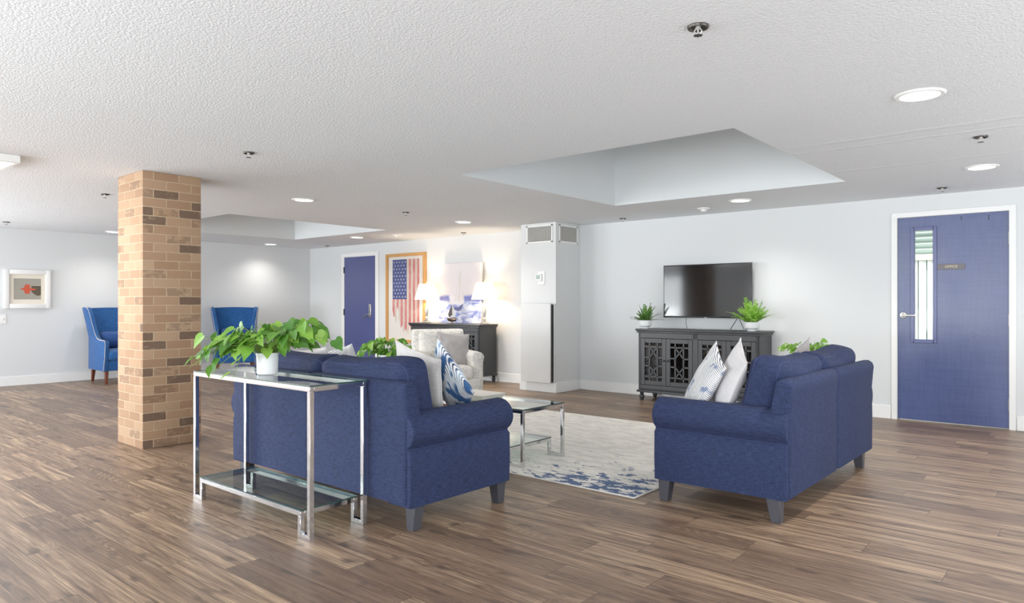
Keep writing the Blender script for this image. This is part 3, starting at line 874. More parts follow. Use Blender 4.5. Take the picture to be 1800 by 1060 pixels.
# ------------------------------------------------------------------ chrome and glass tables
def chrome_table(name, label, loc, lx, ly, h, shelf_z, inset, bar=0.026, over=0.0):
    r = thing(name, label, 'table', loc)
    hx, hy, b = lx / 2, ly / 2, bar / 2
    tz = h - 0.008
    bm = new()
    for sy in (-1, 1): box(bm, -hx, hx, sy * hy - (bar if sy > 0 else 0), sy * hy + (bar if sy < 0 else 0), tz - bar, tz, 0.0015, 1)
    for sx in (-1, 1): box(bm, sx * hx - (bar if sx > 0 else 0), sx * hx + (bar if sx < 0 else 0), -hy + bar, hy - bar, tz - bar, tz, 0.0015, 1)
    to_obj('top_frame', bm, M_chrome, r)
    for sx in (-1, 1):
        for sy in (-1, 1):
            bm = new()
            x = sx * (hx - b); y = sy * (hy - b); xi = sx * (hx - inset - b)
            box(bm, x - b, x + b, y - b, y + b, 0, tz - bar, 0.0015, 1)
            box(bm, min(x, xi) + b, max(x, xi) - b, y - b, y + b, 0, bar, 0.0015, 1)
            box(bm, xi - b, xi + b, y - b, y + b, 0, shelf_z - 0.008 - bar, 0.0015, 1)
            to_obj('leg', bm, M_chrome, r)
    sx_ = hx - inset; z = shelf_z - 0.008
    bm = new()
    for sy in (-1, 1): box(bm, -sx_, sx_, sy * hy - (bar if sy > 0 else 0), sy * hy + (bar if sy < 0 else 0), z - bar, z, 0.0015, 1)
    for s in (-1, 1): box(bm, s * sx_ - (bar if s > 0 else 0), s * sx_ + (bar if s < 0 else 0), -hy + bar, hy - bar, z - bar, z, 0.0015, 1)
    to_obj('shelf_frame', bm, M_chrome, r)
    for nm, ex, zz in (('glass_top', hx + over, h), ('glass_shelf', sx_ + over, shelf_z)):
        bm = new(); box(bm, -ex, ex, -hy - over, hy + over, zz - 0.008, zz)
        for f in bm.faces:
            f.normal_update(); f.material_index = 0 if abs(f.normal.z) > 0.5 else 1
        to_obj(nm, bm, [M_glass, M_glass_edge], r, smooth=False)
    return r
chrome_table('console_table', 'tall chrome and glass console table behind the sofa, green vine plant on top', (-3.745, 2.255, 0), 1.272, 0.365, 0.80, 0.145, 0.085)
chrome_table('coffee_table', 'low chrome and glass coffee table on the rug', (-3.83, 4.235, 0.012), 1.15, 0.52, 0.43, 0.14, 0.13, 0.024)

# ------------------------------------------------------------------ rug
def rug_mat():
    t = NT('abstract_woven_rug'); v = t.obj(); x, y, z = t.xyz(v)
    s = t.noise(t.mapv(v, (3, 9, 1)), 1.6, 5, 0.65)
    s2 = t.noise(t.mapv(v, (20, 50, 1)), 1.0, 3, 0.7)
    c = t.mix(t.ramp(s, [(0.42, 0.0), (0.66, 0.85)]), (244, 240, 232), (206, 203, 197))
    c = t.mix(t.math('MULTIPLY', t.ramp(s2, [(0.5, 0.0), (0.68, 1.0)]), 0.35), c, (182, 176, 168))
    edge = t.math('MAXIMUM', t.math('SUBTRACT', 1.0, t.math('DIVIDE', t.math('ADD', y, 1.26), 0.95), clamp=True), 0.0)
    corner = t.math('MULTIPLY', edge, t.ramp(t.math('MULTIPLY', t.math('ADD', x, 1.7), 0.3), [(0.55, 0.0), (0.8, 1.0)]))
    left = t.ramp(t.math('MULTIPLY', t.math('ADD', x, 1.7), 0.3), [(0.0, 0.6), (0.25, 0.0)])
    b = t.noise(t.mapv(v, (7, 12, 1)), 1.0, 5, 0.72)
    bl = t.math('ADD', b, t.math('MULTIPLY', t.math('MAXIMUM', corner, t.math('MULTIPLY', left, 0.7)), 0.22))
    m = t.ramp(bl, [(0.655, 0.0), (0.675, 0.95)])
    c = t.mix(m, c, t.mix(s2, (44, 66, 108), (84, 112, 152)))
    t.bsdf(c, 0.95, 0, 0.1, t.bump(s2, 0.3, 0.003)); return t.m
bm = new(); box(bm, -1.50, 1.50, -1.25, 1.25, 0, 0.011, 0.003, 1)
rug = tag(to_obj('area_rug', bm, rug_mat(), loc=(-3.74, 5.08, 0.0005)), 'cream abstract rug with navy flecks between the two sofas', 'rug')
bm = new(); pts = [(-1.50, -1.25), (1.50, -1.25), (1.50, 1.25), (-1.50, 1.25), (-1.50, -1.25)]
for (ax, ay), (bx_, by_) in zip(pts, pts[1:]): tube(bm, [(ax, ay, 0.006), (bx_, by_, 0.006)], 0.006, 6)
to_obj('bound_edge', bm, plain('rug_binding', (216, 212, 204), 0.9), rug)

# ------------------------------------------------------------------ lattice-door cabinets
def make_cabinet(label, loc):
    # local: front faces -Y, origin on the floor at the middle of the cabinet
    r = thing('lattice_cabinet', label, 'cabinet', loc, 0, 'charcoal lattice door cabinets')
    w, d, h = 1.54, 0.40, 0.905
    x0, x1, y0, y1 = -w / 2, w / 2, -d / 2, d / 2
    bm = new(); t = 0.022
    box(bm, x0, x0 + t, y0, y1, 0.13, h - 0.05, 0.002, 1); box(bm, x1 - t, x1, y0, y1, 0.13, h - 0.05, 0.002, 1)
    box(bm, x0 + t, x1 - t, y1 - 0.012, y1, 0.13, h - 0.05); box(bm, x0 + t, x1 - t, y0, y1, 0.13, 0.155)
    box(bm, x0, x1, y0, y0 + 0.02, h - 0.115, h - 0.05, 0.002, 1); box(bm, x0, x1, y0, y0 + 0.02, 0.13, 0.2, 0.002, 1)
    box(bm, x0, x0 + 0.03, y0, y0 + 0.02, 0.13, h - 0.05, 0.002, 1); box(bm, x1 - 0.03, x1, y0, y0 + 0.02, 0.13, h - 0.05, 0.002, 1)
    box(bm, -0.032, 0.032, y0, y0 + 0.02, 0.13, h - 0.05, 0.002, 1); box(bm, -0.012, 0.012, y0 + 0.02, y1, 0.13, h - 0.05)
    to_obj('carcass', bm, M_char, r)
    bm = new(); box(bm, x0 + t, x1 - t, y0 + 0.05, y1 - 0.012, 0.50, 0.518); to_obj('inner_shelf', bm, M_char, r, smooth=False)
    bm = new(); box(bm, x0 - 0.03, x1 + 0.03, y0 - 0.035, y1 + 0.01, h - 0.026, h, 0.005, 2); box(bm, x0 - 0.018, x1 + 0.018, y0 - 0.02, y1 + 0.005, h - 0.052, h - 0.026, 0.006, 2)
    to_obj('top', bm, M_char, r)
    bm = new(); box(bm, x0 - 0.02, x1 + 0.02, y0 - 0.02, y1 + 0.005, 0.105, 0.132, 0.006, 2); to_obj('plinth', bm, M_char, r)
    for sx in (-1, 0, 1):
        for sy in (-1, 1):
            bm = new(); lathe(bm, [(0, 0), (0.016, 0), (0.026, 0.018), (0.034, 0.045), (0.030, 0.066), (0.018, 0.076), (0.024, 0.084), (0.026, 0.095), (0.03, 0.106), (0, 0.106)], 20, (sx * (w / 2 - 0.03), sy * (d / 2 - 0.03), 0))
            to_obj('bun_foot', bm, M_char, r)
    dz0, dz1 = 0.203, h - 0.118
    spans = [(x0 + 0.033, (x0 - 0.002) / 2 - 0.0005), ((x0 - 0.002) / 2 + 0.0015, -0.035), (0.035, (x1 + 0.002) / 2 - 0.0015), ((x1 + 0.002) / 2 + 0.0005, x1 - 0.033)]
    for k, (a, b) in enumerate(spans):
        bm = new(); s = 0.055; y = y0 - 0.002; yb = y0 + 0.018
        box(bm, a, a + s, y, yb, dz0, dz1, 0.003, 1); box(bm, b - s, b, y, yb, dz0, dz1, 0.003, 1)
        box(bm, a + s, b - s, y, yb, dz0, dz0 + s, 0.003, 1); box(bm, a + s, b - s, y, yb, dz1 - s, dz1, 0.003, 1)
        A, B, Z0, Z1 = a + s, b - s, dz0 + s, dz1 - s
        iw, ih = B - A, Z1 - Z0; q = 0.0085; ya, yc = y0 + 0.002, y0 + 0.014
        v0, v1 = A + iw * 0.27, A + iw * 0.73
        for v in (v0, v1): box(bm, v - q, v + q, ya, yc, Z0, Z1)
        z_a, z_b = Z0 + ih * 0.105, Z1 - ih * 0.105
        for z in (z_a, z_b): box(bm, A, B, ya, yc, z - q, z + q)
        zl, zu = Z0 + ih * 0.39, Z0 + ih * 0.61
        for z in (zl, zu):
            box(bm, A, v0, ya, yc, z - q, z + q); box(bm, v1, B, ya, yc, z - q, z + q)
        def diag(xa, za, xb, zb):
            L_ = math.hypot(xb - xa, zb - za)
            box(bm, 0, L_, ya, yc, -q * 0.9, q * 0.9, M=Matrix.Translation((xa, 0, za)) @ Matrix.Rotation(-math.atan2(zb - za, xb - xa), 4, 'Y'))
        diag(v0, z_b, v1, zu); diag(v1, z_b, v0, zu)
        diag(v0, zl, v1, z_a); diag(v1, zl, v0, z_a)
        dr = to_obj('door', bm, M_char, r)
        bm = new(); box(bm, A - 0.005, B + 0.005, y0 + 0.015, y0 + 0.017, Z0 - 0.005, Z1 + 0.005); to_obj('pane', bm, M_darkglass, dr, smooth=False)
        kx = (b - 0.025) if k % 2 == 0 else (a + 0.025)
        bm = new(); lathe(bm, [(0, 0), (0.007, 0), (0.006, 0.012), (0.013, 0.018), (0.014, 0.026), (0.008, 0.032), (0, 0.033)], 16, M=Matrix.Translation((kx, y, (dz0 + dz1) / 2 + 0.02)) @ Matrix.Rotation(PI / 2, 4, 'X'))
        to_obj('knob', bm, M_knob, dr)
    return r
cab = make_cabinet('charcoal four door lattice cabinet under the television', (-3.735, 8.02, 0))
cab2 = copy_tree(cab); cab2.location = (-8.02, 8.0, 0); cab2['label'] = 'charcoal lattice cabinet under the sailboat canvas, two lamps on top'
# a few things kept behind the cabinet glass
bm = new(); lathe(bm, [(0, 0), (0.05, 0), (0.075, 0.05), (0.07, 0.16), (0.04, 0.22), (0.045, 0.24), (0, 0.24)], 24)
tag(to_obj('vase', bm, plain('grey_glazed_vase', (150, 156, 160), 0.25), loc=(-3.94, 8.03, 0.519)), 'pale rounded vase on the shelf behind the second cabinet door', 'vase')

# ------------------------------------------------------------------ television
tv = thing('television', 'black flat screen television over the lattice cabinet', 'television', (-3.745, 8.13, 0))
tw, z0, z1 = 1.15, 1.045, 1.71
bm = new(); box(bm, -tw / 2, tw / 2, 0.0, 0.03, z0, z1, 0.004, 2); box(bm, -0.42, 0.42, 0.03, 0.07, z0 + 0.06, z0 + 0.45, 0.01, 2); box(bm, -0.2, 0.2, 0.07, 0.139, z0 + 0.15, z0 + 0.4); to_obj('case', bm, M_black, tv)
bm = new(); box(bm, -tw / 2 + 0.012, tw / 2 - 0.012, -0.0015, 0.001, z0 + 0.02, z1 - 0.012); to_obj('screen', bm, M_tv, tv, smooth=False)
bm = new(); box(bm, -0.016, 0.016, -0.004, 0.0, z0 - 0.003, z0 + 0.008, 0.001, 1); to_obj('logo', bm, plain('logo_grey', (170, 170, 172), 0.4), tv)
bm = new(); tube(bm, [(0.40, 0.015, z0 + 0.004), (0.335, -0.045, 0.913)], 0.0045, 6); tube(bm, [(0.415, 0.015, z0 + 0.004), (0.455, 0.075, 0.913)], 0.0045, 6); to_obj('stand_foot', bm, M_black, tv)
for xs_ in (-0.29, 0.475):
    bm = new(); tube(bm, [(xs_ + 0.02, 0.03, z0 + 0.05), (xs_ + 0.012, 0.04, z0), (xs_ - 0.004, 0.06, 0.98), (xs_, 0.09, 0.908)], 0.0035, 6); to_obj('cable', bm, M_black, tv)

# ------------------------------------------------------------------ plants
def leaf(bm, p, d, up, size, kind='heart', droop=0.35, wide=1.0):
    d = Vector(d).normalized(); s = d.cross(Vector(up))
    if s.length < 1e-3: s = d.orthogonal()
    s.normalize(); n = s.cross(d).normalized()
    if kind == 'heart':
        out = [(0.0, 0.0), (-0.10, 0.22), (0.05, 0.40), (0.30, 0.44), (0.58, 0.30), (0.82, 0.12), (1.0, 0.0)]
    else:
        out = [(0.0, 0.0), (0.2, 0.20), (0.5, 0.26), (0.8, 0.15), (1.0, 0.0)]
    mid = []; lft = []; rgt = []
    def pt(a, b):
        z = -droop * a * a * 0.6 - 0.0 + abs(b) * 0.25
        return Vector(p) + (d * a + s * b * wide + n * z) * size
    for a, b in out:
        mid.append(bm.verts.new(pt(max(a, 0), 0)))
        if 0 < b: lft.append(bm.verts.new(pt(a, b))); rgt.append(bm.verts.new(pt(a, -b)))
        else: lft.append(mid[-1]); rgt.append(mid[-1])
    for i in range(len(out) - 1):
        for side, fl in ((lft, False), (rgt, True)):
            q = [mid[i], mid[i + 1], side[i + 1], side[i]]
            u = []
            for v in q:
                if v not in u: u.append(v)
            if len(u) >= 3:
                try:
                    f = bm.faces.new(u if not fl else u[::-1]); f.smooth = True
                except ValueError: pass

def pot_parts(r, prof, rim_r, soil_z, foot=None):
    bm = new(); lathe(bm, prof, 36, caps=False); bmesh.ops.remove_doubles(bm, verts=bm.verts, dist=2e-4); to_obj('pot', bm, M_pot, r)
    bm = new(); lathe(bm, [(0, soil_z - 0.01), (rim_r, soil_z - 0.01), (rim_r, soil_z), (0, soil_z + 0.006)], 24); to_obj('soil', bm, M_soil, r)

CAMR = Vector((0.7638, 0.6455, 0))
def pothos(r, top, vines, mass, rnd, size=(0.075, 0.11), mat=M_leaf):
    lb, sb = new(), new()
    for (az, reach, rise, fall, nl) in vines:
        dirv = Vector((math.cos(az), math.sin(az), 0))
        pts = []
        for k in range(11):
            f = k / 10
            z = top + rise * math.sin(min(1, f * 1.6) * PI / 2) - fall * f ** 2.2
            side = Vector((-dirv.y, dirv.x, 0)) * 0.03 * math.sin(f * 6 + az * 3)
            pts.append(dirv * (0.02 + reach * f) + side + Vector((0, 0, z)))
        tube(sb, pts, [0.0032 - 0.0018 * k / 10 for k in range(11)], 5)
        for k in range(nl):
            f = 0.3 + 0.7 * (k + rnd.random() * 0.5) / nl
            i = min(9, int(f * 10)); p = pts[i].lerp(pts[i + 1], f * 10 - i)
            side = Vector((-dirv.y, dirv.x, 0)) * (1 if k % 2 else -1)
            pet = (dirv * 0.3 + side * rnd.uniform(0.3, 0.8) + Vector((0, 0, rnd.uniform(0.1, 0.7)))).normalized() * rnd.uniform(0.02, 0.05)
            tube(sb, [p, p + pet], 0.0014, 4)
            d = (dirv * rnd.uniform(0.2, 0.9) + side * rnd.uniform(0.1, 0.7) + Vector((0, 0, -rnd.uniform(0.1, 0.9))))
            leaf(lb, p + pet, d, (rnd.uniform(-.4, .4), rnd.uniform(-1, -.2), 0.8), rnd.uniform(*size), droop=rnd.uniform(0.1, 0.5))
    for k in range(mass[0]):
        a = rnd.uniform(0, 2 * PI); rr = rnd.random() ** 0.6
        p = CAMR * (mass[1] * rr * math.cos(a)) + Vector((-CAMR.y, CAMR.x, 0)) * (mass[1] * rr * math.sin(a) * 0.6)
        p.z = top + 0.02 + rnd.uniform(0.0, mass[2]) * (1.1 - 0.5 * rr)
        tube(sb, [(p.x * 0.2, p.y * 0.2, top - 0.01), (p.x * 0.5, p.y * 0.5, top + (p.z - top) * 0.8), p], 0.0016, 4)
        d = Vector((math.cos(a) * rr + rnd.uniform(-.5, .5), math.sin(a) * rr + rnd.uniform(-.5, .5), -rnd.uniform(0.0, 0.9)))
        leaf(lb, p, d, (rnd.uniform(-.5, .5), rnd.uniform(-1, 0.1), 0.9), rnd.uniform(*size), droop=rnd.uniform(0.1, 0.5))
    to_obj('foliage', lb, mat, r, smooth=False)
    to_obj('stems', sb, M_stem, r)

rnd = random.Random(3)
pl = thing('potted_vine', 'trailing green vine in a white pot on the glass console table', 'plant', (-3.815, 2.25, 0.8005))
pot_parts(pl, [(0.0, 0.0), (0.056, 0.0), (0.06, 0.004), (0.063, 0.112), (0.066, 0.113), (0.066, 0.128), (0.061, 0.128), (0.059, 0.105), (0.0, 0.10)], 0.058, 0.118)
AZR = math.atan2(0.6455, 0.7638)      # direction across the view, towards the right
vines = []
for k in range(9):   # right side
    vines.append((AZR + rnd.uniform(-0.55, 0.55), rnd.uniform(0.18, 0.36), rnd.uniform(0.10, 0.18), rnd.uniform(0.0, 0.06), rnd.randint(3, 5)))
for k in range(9):   # left side
    vines.append((AZR + PI + rnd.uniform(-0.5, 0.5), rnd.uniform(0.18, 0.34), rnd.uniform(0.08, 0.16), rnd.uniform(0.02, 0.12), rnd.randint(3, 5)))
vines += [(AZR + PI + 0.1, 0.44, 0.08, 0.17, 6), (AZR + PI - 0.15, 0.48, 0.10, 0.03, 5), (AZR + PI + 0.3, 0.38, 0.08, 0.14, 5), (AZR + PI + 0.9, 0.22, 0.06, 0.20, 5), (AZR + PI + 0.45, 0.30, 0.05, 0.19, 5), (AZR - 0.1, 0.42, 0.14, 0.10, 5), (AZR + PI + 1.3, 0.16, 0.10, 0.06, 3)]
pothos(pl, 0.125, vines, (75, 0.25, 0.17), rnd, (0.06, 0.10))

def side_table(label, loc):
    r = thing('side_table', label, 'table', loc, 0, 'end tables')
    bm = new(); lathe(bm, [(0, 0.54), (0.21, 0.54), (0.22, 0.545), (0.22, 0.556), (0.215, 0.56), (0, 0.56)], 40); to_obj('tabletop', bm, M_white, r)
    for k in range(3):
        a = k * 2 * PI / 3 + 0.4
        bm = new(); tube(bm, [(0.17 * math.cos(a), 0.17 * math.sin(a), 0.0), (0.13 * math.cos(a), 0.13 * math.sin(a), 0.54)], [0.011, 0.016], 10); to_obj('leg', bm, M_chrome, r)
    return r
side_table('small round end table under the bushy plant beyond the left sofa', (-5.48, 4.53, 0))
side_table('small round end table under the plant beyond the right sofa', (-2.02, 6.40, 0))
p2 = thing('potted_vine', 'bushy green plant in a white pot rising beyond the left sofa back', 'plant', (-5.48, 4.53, 0.5605))
pot_parts(p2, [(0.0, 0.0), (0.06, 0.0), (0.066, 0.004), (0.075, 0.135), (0.078, 0.136), (0.078, 0.15), (0.072, 0.15), (0.07, 0.12), (0.0, 0.12)], 0.068, 0.135)
rnd = random.Random(11)
vv = [(AZR + rnd.uniform(-0.7, 0.7) + (PI if k % 2 else 0), rnd.uniform(0.14, 0.26), rnd.uniform(0.08, 0.16), rnd.uniform(0.06, 0.16), 4) for k in range(12)]
pothos(p2, 0.14, vv, (60, 0.17, 0.20), rnd, (0.06, 0.095))
p3 = thing('potted_vine', 'light green leafy plant in a white pot rising beyond the right sofa back', 'plant', (-2.02, 6.40, 0.5605))
pot_parts(p3, [(0.0, 0.0), (0.06, 0.0), (0.066, 0.004), (0.075, 0.155), (0.078, 0.156), (0.078, 0.17), (0.072, 0.17), (0.07, 0.14), (0.0, 0.14)], 0.068, 0.155)
rnd = random.Random(23)
vv = [(AZR + rnd.uniform(-0.5, 0.5) + (PI if k % 2 else 0), rnd.uniform(0.10, 0.24), rnd.uniform(0.08, 0.15), rnd.uniform(0.0, 0.05), 4) for k in range(9)]
pothos(p3, 0.16, vv, (18, 0.14, 0.15), rnd, (0.045, 0.075), M_fern)

def fern(r, top, n, length, rise, rnd, mat, lsz, lo=0.35):
    lb, sb = new(), new()
    for k in range(n):
        a = 2 * PI * k / n + rnd.uniform(-.25, .25)
        el = rnd.uniform(lo, 1.35); L = length * rnd.uniform(0.75, 1.1)
        dirv = Vector((math.cos(a), math.sin(a), 0)); pts = []
        for j in range(9):
            f = j / 8
            pts.append(dirv * (L * f * math.cos(el) + 0.01) + Vector((0, 0, top - 0.02 + L * (math.sin(el) * f - 0.28 * f * f * math.cos(el)))))
        tube(sb, pts, [0.0022 - 0.0014 * j / 8 for j in range(9)], 4)
        side = Vector((-dirv.y, dirv.x, 0))
        m = 13
        for j in range(m):
            f = 0.18 + 0.82 * j / (m - 1)
            i = min(7, int(f * 8)); p = pts[i].lerp(pts[i + 1], f * 8 - i); tg = (pts[i + 1] - pts[i]).normalized()
            sz = lsz * (1.05 - 0.75 * f) + 0.008
            for s in (-1, 1):
                leaf(lb, p, side * s + tg * 0.55 + Vector((0, 0, rnd.uniform(-.2, .2))), side.cross(tg), sz, 'oval', 0.2)
        leaf(lb, pts[-1], pts[-1] - pts[-2], (0.1, 0.2, 1), 0.02, 'oval', 0.1)
    to_obj('fronds', lb, mat, r, smooth=False); to_obj('stems', sb, M_stem, r)
FPOT = [(0.0, 0.0), (0.048, 0.0), (0.05, 0.012), (0.052, 0.02), (0.078, 0.034), (0.082, 0.046), (0.083, 0.1), (0.081, 0.104), (0.077, 0.1), (0.075, 0.085), (0.0, 0.085)]
f1 = thing('potted_fern', 'small dark green fern in a white footed pot left of the television', 'plant', (-4.47, 7.93, 0.9055), 0, 'ferns on the television cabinet')
pot_parts(f1, FPOT, 0.076, 0.09); rnd = random.Random(5); fern(f1, 0.10, 26, 0.24, 0.2, rnd, M_fern_dk, 0.04)
f2 = thing('potted_fern', 'bright green fern in a white footed pot right of the television', 'plant', (-3.085, 7.92, 0.9055), 0, 'ferns on the television cabinet')
pot_parts(f2, FPOT, 0.076, 0.09); rnd = random.Random(6); fern(f2, 0.10, 36, 0.31, 0.2, rnd, M_fern, 0.05, 0.5)

# ------------------------------------------------------------------ wingback chairs
def make_wingback(label, loc, rotz):
    # local: faces +X, origin on the floor at the middle
    r = thing('wingback_chair', label, 'chair', loc, rotz, 'blue wingback chairs')
    hw = 0.36
    bm = new(); box(bm, -0.28, 0.31, -hw + 0.06, hw - 0.06, 0.20, 0.36, 0.02, 3); to_obj('seat_base', bm, M_blue, r)
    bm = new(); softbox(bm, 0.62, 2 * hw - 0.15, 0.15, 0.05, (0.01, 0, 0.02), 8, M=Matrix.Translation((0.04, 0, 0.43))); to_obj('seat_cushion', bm, M_blue, r, angle=60)
    # back: leans, curved in plan
    bm = new()
    t = bmesh.new(); n = 12; m = 10; g = {}
    for s in (0, 1):
        for i in range(n + 1):
            for j in range(m + 1):
                u = -1 + 2 * i / n; z = 0.30 + 0.86 * j / m
                lean = -0.26 - 0.13 * ((z - 0.3) / 0.86)
                w = hw - 0.03 + 0.045 * max(0, (z - 0.62) / 0.54) ** 1.5
                x = lean + 0.05 * abs(u) ** 2.5 + (0.0 if s == 0 else -0.09)
                zz = z + (0.012 * math.cos(u * PI / 2) - 0.012) * (1 if j == m else 0)
                g[(s, i, j)] = t.verts.new((x, u * w, zz))
    for i in range(n):
        for j in range(m):
            t.faces.new((g[(0, i, j)], g[(0, i + 1, j)], g[(0, i + 1, j + 1)], g[(0, i, j + 1)]))
            t.faces.new((g[(1, i, j)], g[(1, i, j + 1)], g[(1, i + 1, j + 1)], g[(1, i + 1, j)]))
    for i in range(n):
        for j in (0, m): t.faces.new((g[(0, i, j)], g[(1, i, j)], g[(1, i + 1, j)], g[(0, i + 1, j)]))
    for j in range(m):
        for i in (0, n): t.faces.new((g[(0, i, j)], g[(0, i, j + 1)], g[(1, i, j + 1)], g[(1, i, j)]))
    bmesh.ops.recalc_face_normals(t, faces=t.faces)
    merge(bm, t); to_obj('backrest', bm, M_blue, r, angle=50)
    # side: wing flowing into the arm, one outline in (x,z)
    side = [(-0.33, 0.20), (0.32, 0.20), (0.335, 0.42), (0.325, 0.60), (0.30, 0.655), (0.05, 0.665), (-0.05, 0.69), (-0.12, 0.76), (-0.17, 0.90), (-0.20, 1.06), (-0.235, 1.14), (-0.30, 1.165), (-0.45, 1.165), (-0.46, 1.12), (-0.40, 0.7)]
    for s in (-1, 1):
        def flare(c, s=s):
            k = max(0, (c.z - 0.62) / 0.54)
            return Vector((c.x, s * (c.y + 0.05 * k ** 1.6 - 0.028 * (1 - abs(c.z - 0.68) / 0.5 if abs(c.z - 0.68) < 0.5 else 0)), c.z))
        bm = new(); prism(bm, side, hw - 0.075, hw, 'y', 0.02, 3, fn=flare); to_obj('wing_arm', bm, M_blue, r, angle=50)
        bm = new()
        path = [(0.322, 0.22), (0.337, 0.42), (0.327, 0.60), (0.302, 0.657), (0.05, 0.667), (-0.05, 0.692), (-0.12, 0.762), (-0.168, 0.90), (-0.198, 1.06), (-0.233, 1.142), (-0.30, 1.167)]
        dist = 0.0; step = 0.021
        for (ax, az), (bx_, bz) in zip(path, path[1:]):
            L_ = math.hypot(bx_ - ax, bz - az); p = step - dist if dist else 0
            p = dist
            while p < L_:
                f = p / L_
                c = flare(Vector((ax + (bx_ - ax) * f, hw - 0.014, az + (bz - az) * f)))
                t2 = bmesh.new(); bmesh.ops.create_icosphere(t2, subdivisions=1, radius=0.0085); merge(bm, t2, Matrix.Translation(c))
                p += step
            dist = p - L_
        to_obj('nailhead_trim', bm, M_silver, r)
    for s in (-1, 1):
        bm = new(); taper(bm, 0.27, s * (hw - 0.07), 0, 0.205, 0.017, 0.017, 0.028, 0.028, 0.0, 0, 0.004); to_obj('leg', bm, M_redwood, r)
        bm = new(); taper(bm, -0.30, s * (hw - 0.07), 0, 0.205, 0.017, 0.017, 0.028, 0.028, -0.05, 0, 0.004); to_obj('leg', bm, M_redwood, r)
    return r
make_wingback('bright blue wingback chair left of the brick pillar', (-11.80, 4.43, 0), math.radians(-2))
make_wingback('bright blue wingback chair right of the brick pillar, behind the vine', (-11.68, 6.27, 0), math.radians(-26))
def lumbar(label, base, rz):
    bm = new(); softbox(bm, 0.13, 0.46, 0.25, 0.06, (0.02, 0, 0.0), 8)
    o = to_obj('lumbar_pillow', bm, M_blue_dk, angle=70)
    o.matrix_world = Matrix.Translation(base) @ Matrix.Rotation(rz, 4, 'Z') @ Matrix.Translation((-0.175, 0, 0.655)) @ Matrix.Rotation(math.radians(-10), 4, 'Y')
    tag(o, label, 'pillow', 'blue lumbar pillows')
lumbar('blue lumbar pillow on the wingback chair left of the pillar', (-11.80, 4.43, 0), math.radians(-2))
lumbar('blue lumbar pillow on the wingback chair right of the pillar', (-11.68, 6.27, 0), math.radians(-26))

# ------------------------------------------------------------------ patterned armchair
AC, AR = (-6.325, 6.162, 0), math.radians(-30)
ac = thing('patterned_armchair', 'cream armchair with grey leaf print in front of the lamp cabinet', 'armchair', AC, AR)
bm = new(); box(bm, -0.36, 0.36, -0.37, 0.37, 0.12, 0.31, 0.02, 3); to_obj('seat_base', bm, M_print, ac)
bm = new(); softbox(bm, 0.66, 0.55, 0.16, 0.04, (0.01, 0, 0.015), 8, M=Matrix.Translation((0.06, 0, 0.375))); to_obj('seat_cushion', bm, M_print, ac, angle=60)
bm = new(); prism(bm, [(-0.40, 0.12), (-0.16, 0.12), (-0.20, 0.5), (-0.27, 0.86), (-0.30, 0.89), (-0.40, 0.89), (-0.43, 0.86)], -0.335, 0.335, 'y', 0.025, 3); to_obj('backrest', bm, M_print, ac, angle=50)
bm = new(); softbox(bm, 0.15, 0.56, 0.42, 0.05, (0.02, 0, 0.01), 8, M=Matrix.Translation((-0.165, 0, 0.66)) @ Matrix.Rotation(math.radians(-9), 4, 'Y')); to_obj('back_cushion', bm, M_print, ac, angle=60)
for s in (-1, 1):
    pts = []
    for k in range(13):
        a = PI * k / 12; pts.append((s * 0.345 + 0.085 * math.cos(a), 0.555 + 0.075 * math.sin(a)))
    pts = [(s * 0.345 + 0.07, 0.12)] + [(s * 0.345 + 0.07, 0.5)] + pts + [(s * 0.345 - 0.07, 0.5), (s * 0.345 - 0.07, 0.12)]
    bm = new(); prism(bm, [(u, w) for u, w in pts], -0.36, 0.33, 'x', 0.02, 3); to_obj('arm', bm, M_print, ac, angle=50)
    for x in (-0.32, 0.31):
        bm = new(); taper(bm, x, s * 0.33, 0, 0.125, 0.018, 0.018, 0.026, 0.026, 0, 0, 0.003); to_obj('leg', bm, M_black, ac)

# ------------------------------------------------------------------ throw pillows
G = 'throw pillows on the sofas'
# right sofa, near corner
pillow('throw_pillow', 'white pillow with fine navy stripes on the right sofa near arm', M_stripe, (-1.955, 4.22, 0.71), -50, 24, 20, 0.46, 0.46, 0.12, 1.0, G, ear=0.10)
pillow('throw_pillow', 'plain pale grey pillow on the right sofa, against the striped one', M_grey_p, (-1.775, 4.20, 0.73), -58, 19, 16, 0.46, 0.46, 0.14, 2.0, G, M_grey_p, ear=0.10)
pillow('throw_pillow', 'warm grey pillow peeking over the far end of the right sofa back', M_warm_p, (-1.80, 5.50, 0.70), -80, 16, 10, 0.46, 0.46, 0.15, 3.0, G, M_warm_p)
# left sofa, right end
pillow('throw_pillow', 'plain cream pillow between the left sofa cushion and the blue pillow', M_cream_p, (-3.22, 2.93, 0.725), 172, 14, -13, 0.46, 0.46, 0.14, 4.0, G, M_cream_p)
pillow('throw_pillow', 'blue and white wavy striped pillow on the left sofa near arm', M_ikat, (-3.09, 3.07, 0.725), 160, 20, 40, 0.43, 0.43, 0.14, 5.0, G)
pillow('throw_pillow', 'pale pillow peeking over the left sofa back behind the vine', M_cream_p, (-4.28, 2.88, 0.70), 188, 18, 4, 0.46, 0.44, 0.15, 6.0, G, M_cream_p)
pillow('throw_pillow', 'black and white striped pillow peeking over the left sofa back', M_stripe, (-4.20, 3.06, 0.70), 196, 22, 12, 0.44, 0.44, 0.14, 7.0, G)
# armchair
pm = Matrix.Translation(Vector(AC)) @ Matrix.Rotation(AR, 4, 'Z') @ Vector((0.02, 0.12, 0.655))
pillow('throw_pillow', 'wrinkled warm grey pillow on the patterned armchair', M_warm_p, pm, 62, 22, 6, 0.42, 0.42, 0.15, 8.0, None, M_warm_p, wr=0.016)

